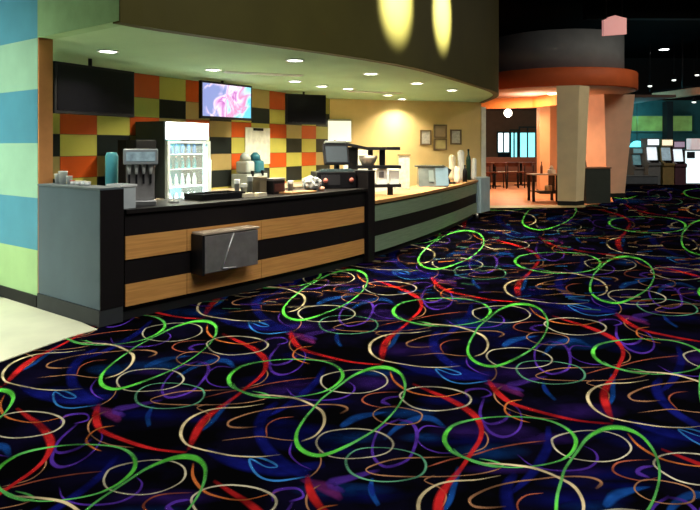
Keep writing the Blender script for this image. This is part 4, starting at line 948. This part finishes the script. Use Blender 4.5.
# ---------------------------------------------------------------- far arcade side
Yb = 27.0
t = thing('wood_bulkhead', 'long curved tan wood bulkhead above the arcade', 'bulkhead', (0, 0, 0))
BH = catmull([(X(652, 29), 29), (X(675, 27.5), 27.5), (X(700, 26), 26), (16.5, 24.6)])
bm = BM(); curved(bm, BH, 0, plen(BH)[-1], 0, .4, 3.85, 4.15, 20); obj('fascia_board', bm, mat('bulkhead_tan', (.60, .36, .22), .6), t)
bm = BM(); curved(bm, BH, 0, plen(BH)[-1], .05, .35, 4.15, 4.25, 20); obj('top_trim', bm, BLK2, t)
bm = BM()
for sx2 in (BH[0], BH[len(BH)//2], BH[-1]): tube(bm, [(sx2.x, sx2.y+.2, 4.2), (sx2.x, sx2.y+.2, 6.5)], .03, 6)
obj('hanger', bm, BLK2, t)
GB = mat('green_lit_band', (.14, .32, .08), .6, .35, 1.6, emit=.18, ecol=(.42, .75, .20))
for a, b, lab in ((632, 664.5, 'green lit wall panel left of the dark arcade pier'), (671, 692, 'green lit wall panel right of the dark arcade pier')):
    Y = 30; t = thing('light_panel', lab, 'light panel', (X(a, Y), Y, Zp(131, Y)), 0, 'green lit panels'); L = X(b, Y)-X(a, Y); h = Zp(116, Y)-Zp(131, Y)
    bm = BM(); box(bm, 0, L, 0, .06, 0, h); obj('face', bm, GB, t)
    bm = BM(); box(bm, -.05, L+.05, -.03, .08, -.06, 0); box(bm, -.05, L+.05, -.03, .08, h, h+.06); obj('frame', bm, TEAL, t)
bm = BM(); box(bm, X(622, 30.1), 21.9, 30.1, 30.3, 0, 3.9); struct('wall_arcade', bm, TEAL)
bm = BM(); box(bm, X(665, 29.7), X(671, 29.7), 29.5, 29.95, 0, 3.8); struct('wall_arcade_pier', bm, DARKW)
pl = bpy.data.lights.new('arcade_glow', 'POINT'); pl.energy = 90; pl.color = (.2, .85, 1); pl.shadow_soft_size = .3
po = bpy.data.objects.new('arcade_glow', pl); COL.objects.link(po); po.location = (X(640, 28.3), 28.3, 2.9)
# teal pendant
t = thing('teal_lamp', 'glowing cyan dome lamp over the leftmost arcade machine', 'lamp', (X(637, 28), 28, Zp(147, 28)))
bm = BM(); lathe(bm, [(.32, 0), (.26, .16), (.12, .26), (0, .28)], n=20); obj('dome', bm, mat('cyan_glow', (.2, .9, 1), .5, .1, emit=1.6, ecol=(.15, .85, 1)), t)
bm = BM(); tube(bm, [(0, 0, .27), (0, 0, 4.8)], .01, 6); obj('cord', bm, BLK2, t)
# arcade machines
def machine(lab, a, b, top, Y, body, scr, es, mq=None):
    x0, x1 = X(a, Y), X(b, Y); w_ = x1-x0; h = Zp(top, Y)
    t = thing('arcade_machine', lab, 'arcade machine', ((x0+x1)/2, Y, 0), 0)
    bm = BM(); sideways(bm, [(-.3, 0), (-.3, h*.38), (-.38, h*.42), (-.38, h*.47), (-.12, h*.52), (-.02, h*.82), (-.2, h*.84), (-.2, h), (.4, h), (.4, 0)], -w_/2, w_/2); obj('cabinet', bm, body, t)
    bm = BM(); sideways(bm, [(-.135, h*.53), (-.035, h*.80), (-.045, h*.81), (-.155, h*.54)], -w_/2*.8, w_/2*.8)
    obj('screen', bm, mat('scr_%d' % a, scr, .3, .4, 4, emit=es, ecol=scr), t)
    bm = BM(); box(bm, -w_/2*.92, w_/2*.92, -.215, -.2, h*.86, h*.98); obj('marquee', bm, mat('mq_%d' % a, mq or scr, .3, .2, 6, emit=es*1.4, ecol=mq or scr), t)
    bm = BM(); box(bm, -w_/2*.6, w_/2*.6, -.37, -.15, h*.475, h*.53, .01); obj('control_panel', bm, BLK2, t)
GC = mat('machine_grey', (.16, .18, .19), .5); DC = mat('machine_dark', (.03, .035, .05), .5); YC_ = mat('machine_ochre', (.26, .20, .08), .5); MC = mat('machine_maroon', (.10, .05, .07), .5)
machine('dim grey arcade machine under the cyan dome lamp', 631, 640.5, 148, 27.6, GC, (.15, .35, .4), .3)
machine('dark arcade machine with a narrow white lit screen', 645, 657, 138.5, 27.2, GC, (.75, .85, .9), 1.0)
machine('ochre arcade machine with bright marquee', 659.5, 670.5, 139, 27.2, YC_, (.25, .35, .4), .7, (1, .85, .6))
machine('maroon arcade machine with bright screen next to the lit doorway', 671.5, 682.5, 141, 27.2, MC, (.75, .88, .95), 1.0, (.2, .15, .2))
# low grey counter in front
Y = 26.6; t = thing('low_barrier', 'low blue grey barrier in front of the dim arcade machines', 'barrier', (X(623, Y), Y, 0)); L = X(658, Y)-X(623, Y)
bm = BM(); box(bm, 0, L, 0, .12, .06, Zp(175.5, Y)-.03, .005); obj('panel', bm, mat('barrier_grey', (.10, .125, .15), .5), t)
bm = BM(); box(bm, -.02, L+.02, -.03, .15, Zp(175.5, Y)-.03, Zp(175.5, Y), .005); obj('top_rail', bm, GC, t)
bm = BM(); box(bm, 0, L, .02, .1, 0, .06); obj('foot', bm, BLK2, t)
# lit doorway / prize case
Y = 27.2; x0, x1 = X(685, Y), X(712, Y)
t = thing('prize_case', 'tall bright white lit case at the far right edge', 'display case', (x0, Y, 0)); L = x1-x0; h = Zp(151, Y)
bm = BM(); box(bm, 0, L, 0, .5, .05, h, .01); obj('light_box', bm, mat('case_glow', (.8, .95, 1), .4, .08, 2, emit=1.25, ecol=(.78, .96, 1)), t)
bm = BM(); box(bm, -.04, 0, -.03, .5, 0, h+.05); box(bm, L, L+.04, -.03, .5, 0, h+.05); box(bm, -.04, L+.04, -.03, .5, h, h+.06); box(bm, 0, L, -.02, .5, 0, .05); obj('frame', bm, mat('case_alloy', (.4, .45, .48), .4), t)
bm = BM(); box(bm, L*.06, L*.35, -.05, -.005, h*.78, h*.98, .01, Matrix.Rotation(R(0), 4, 'Y')); obj('notice', bm, DC, t, label='dark square notice')
bm = BM(); box(bm, L*.25, L, .05, .45, h+.06, h+.55, .02); obj('header', bm, mat('case_header', (.7, .6, .6), .4, .15, 3, emit=.45, ecol=(.9, .75, .75)), t)
# small track lamps in the distance
trk = None
for px, py, lab in ((650, 87, 'tiny track lamp over the left end of the wood bulkhead'), (674, 81, 'tiny track lamp above the middle of the wood bulkhead'), (697, 76, 'tiny track lamp at far right above the bulkhead'), (694, 103, 'tiny lamp just under the right end of the bulkhead')):
    Y = 27.5 if py < 100 else 28.5; z = Zp(py, Y)
    t = thing('track_lamp', lab, 'spotlight', (X(px, Y), Y, z), 0, 'tiny lamps over the arcade')
    bm = BM(); lathe(bm, [(0, 0), (.07, .01), (.09, .05), (.0, .055)], n=12); obj('lens', bm, mat('track_glow', (1, 1, .9), .5, 0, emit=2.5, ecol=(.95, 1, .9)), t)
    bm = BM(); lathe(bm, [(.09, .056), (.07, .2), (0, .21)], n=12); tube(bm, [(0, 0, .2), (0, 0, 6.5-z)], .012, 6); obj('can', bm, BLK2, t)
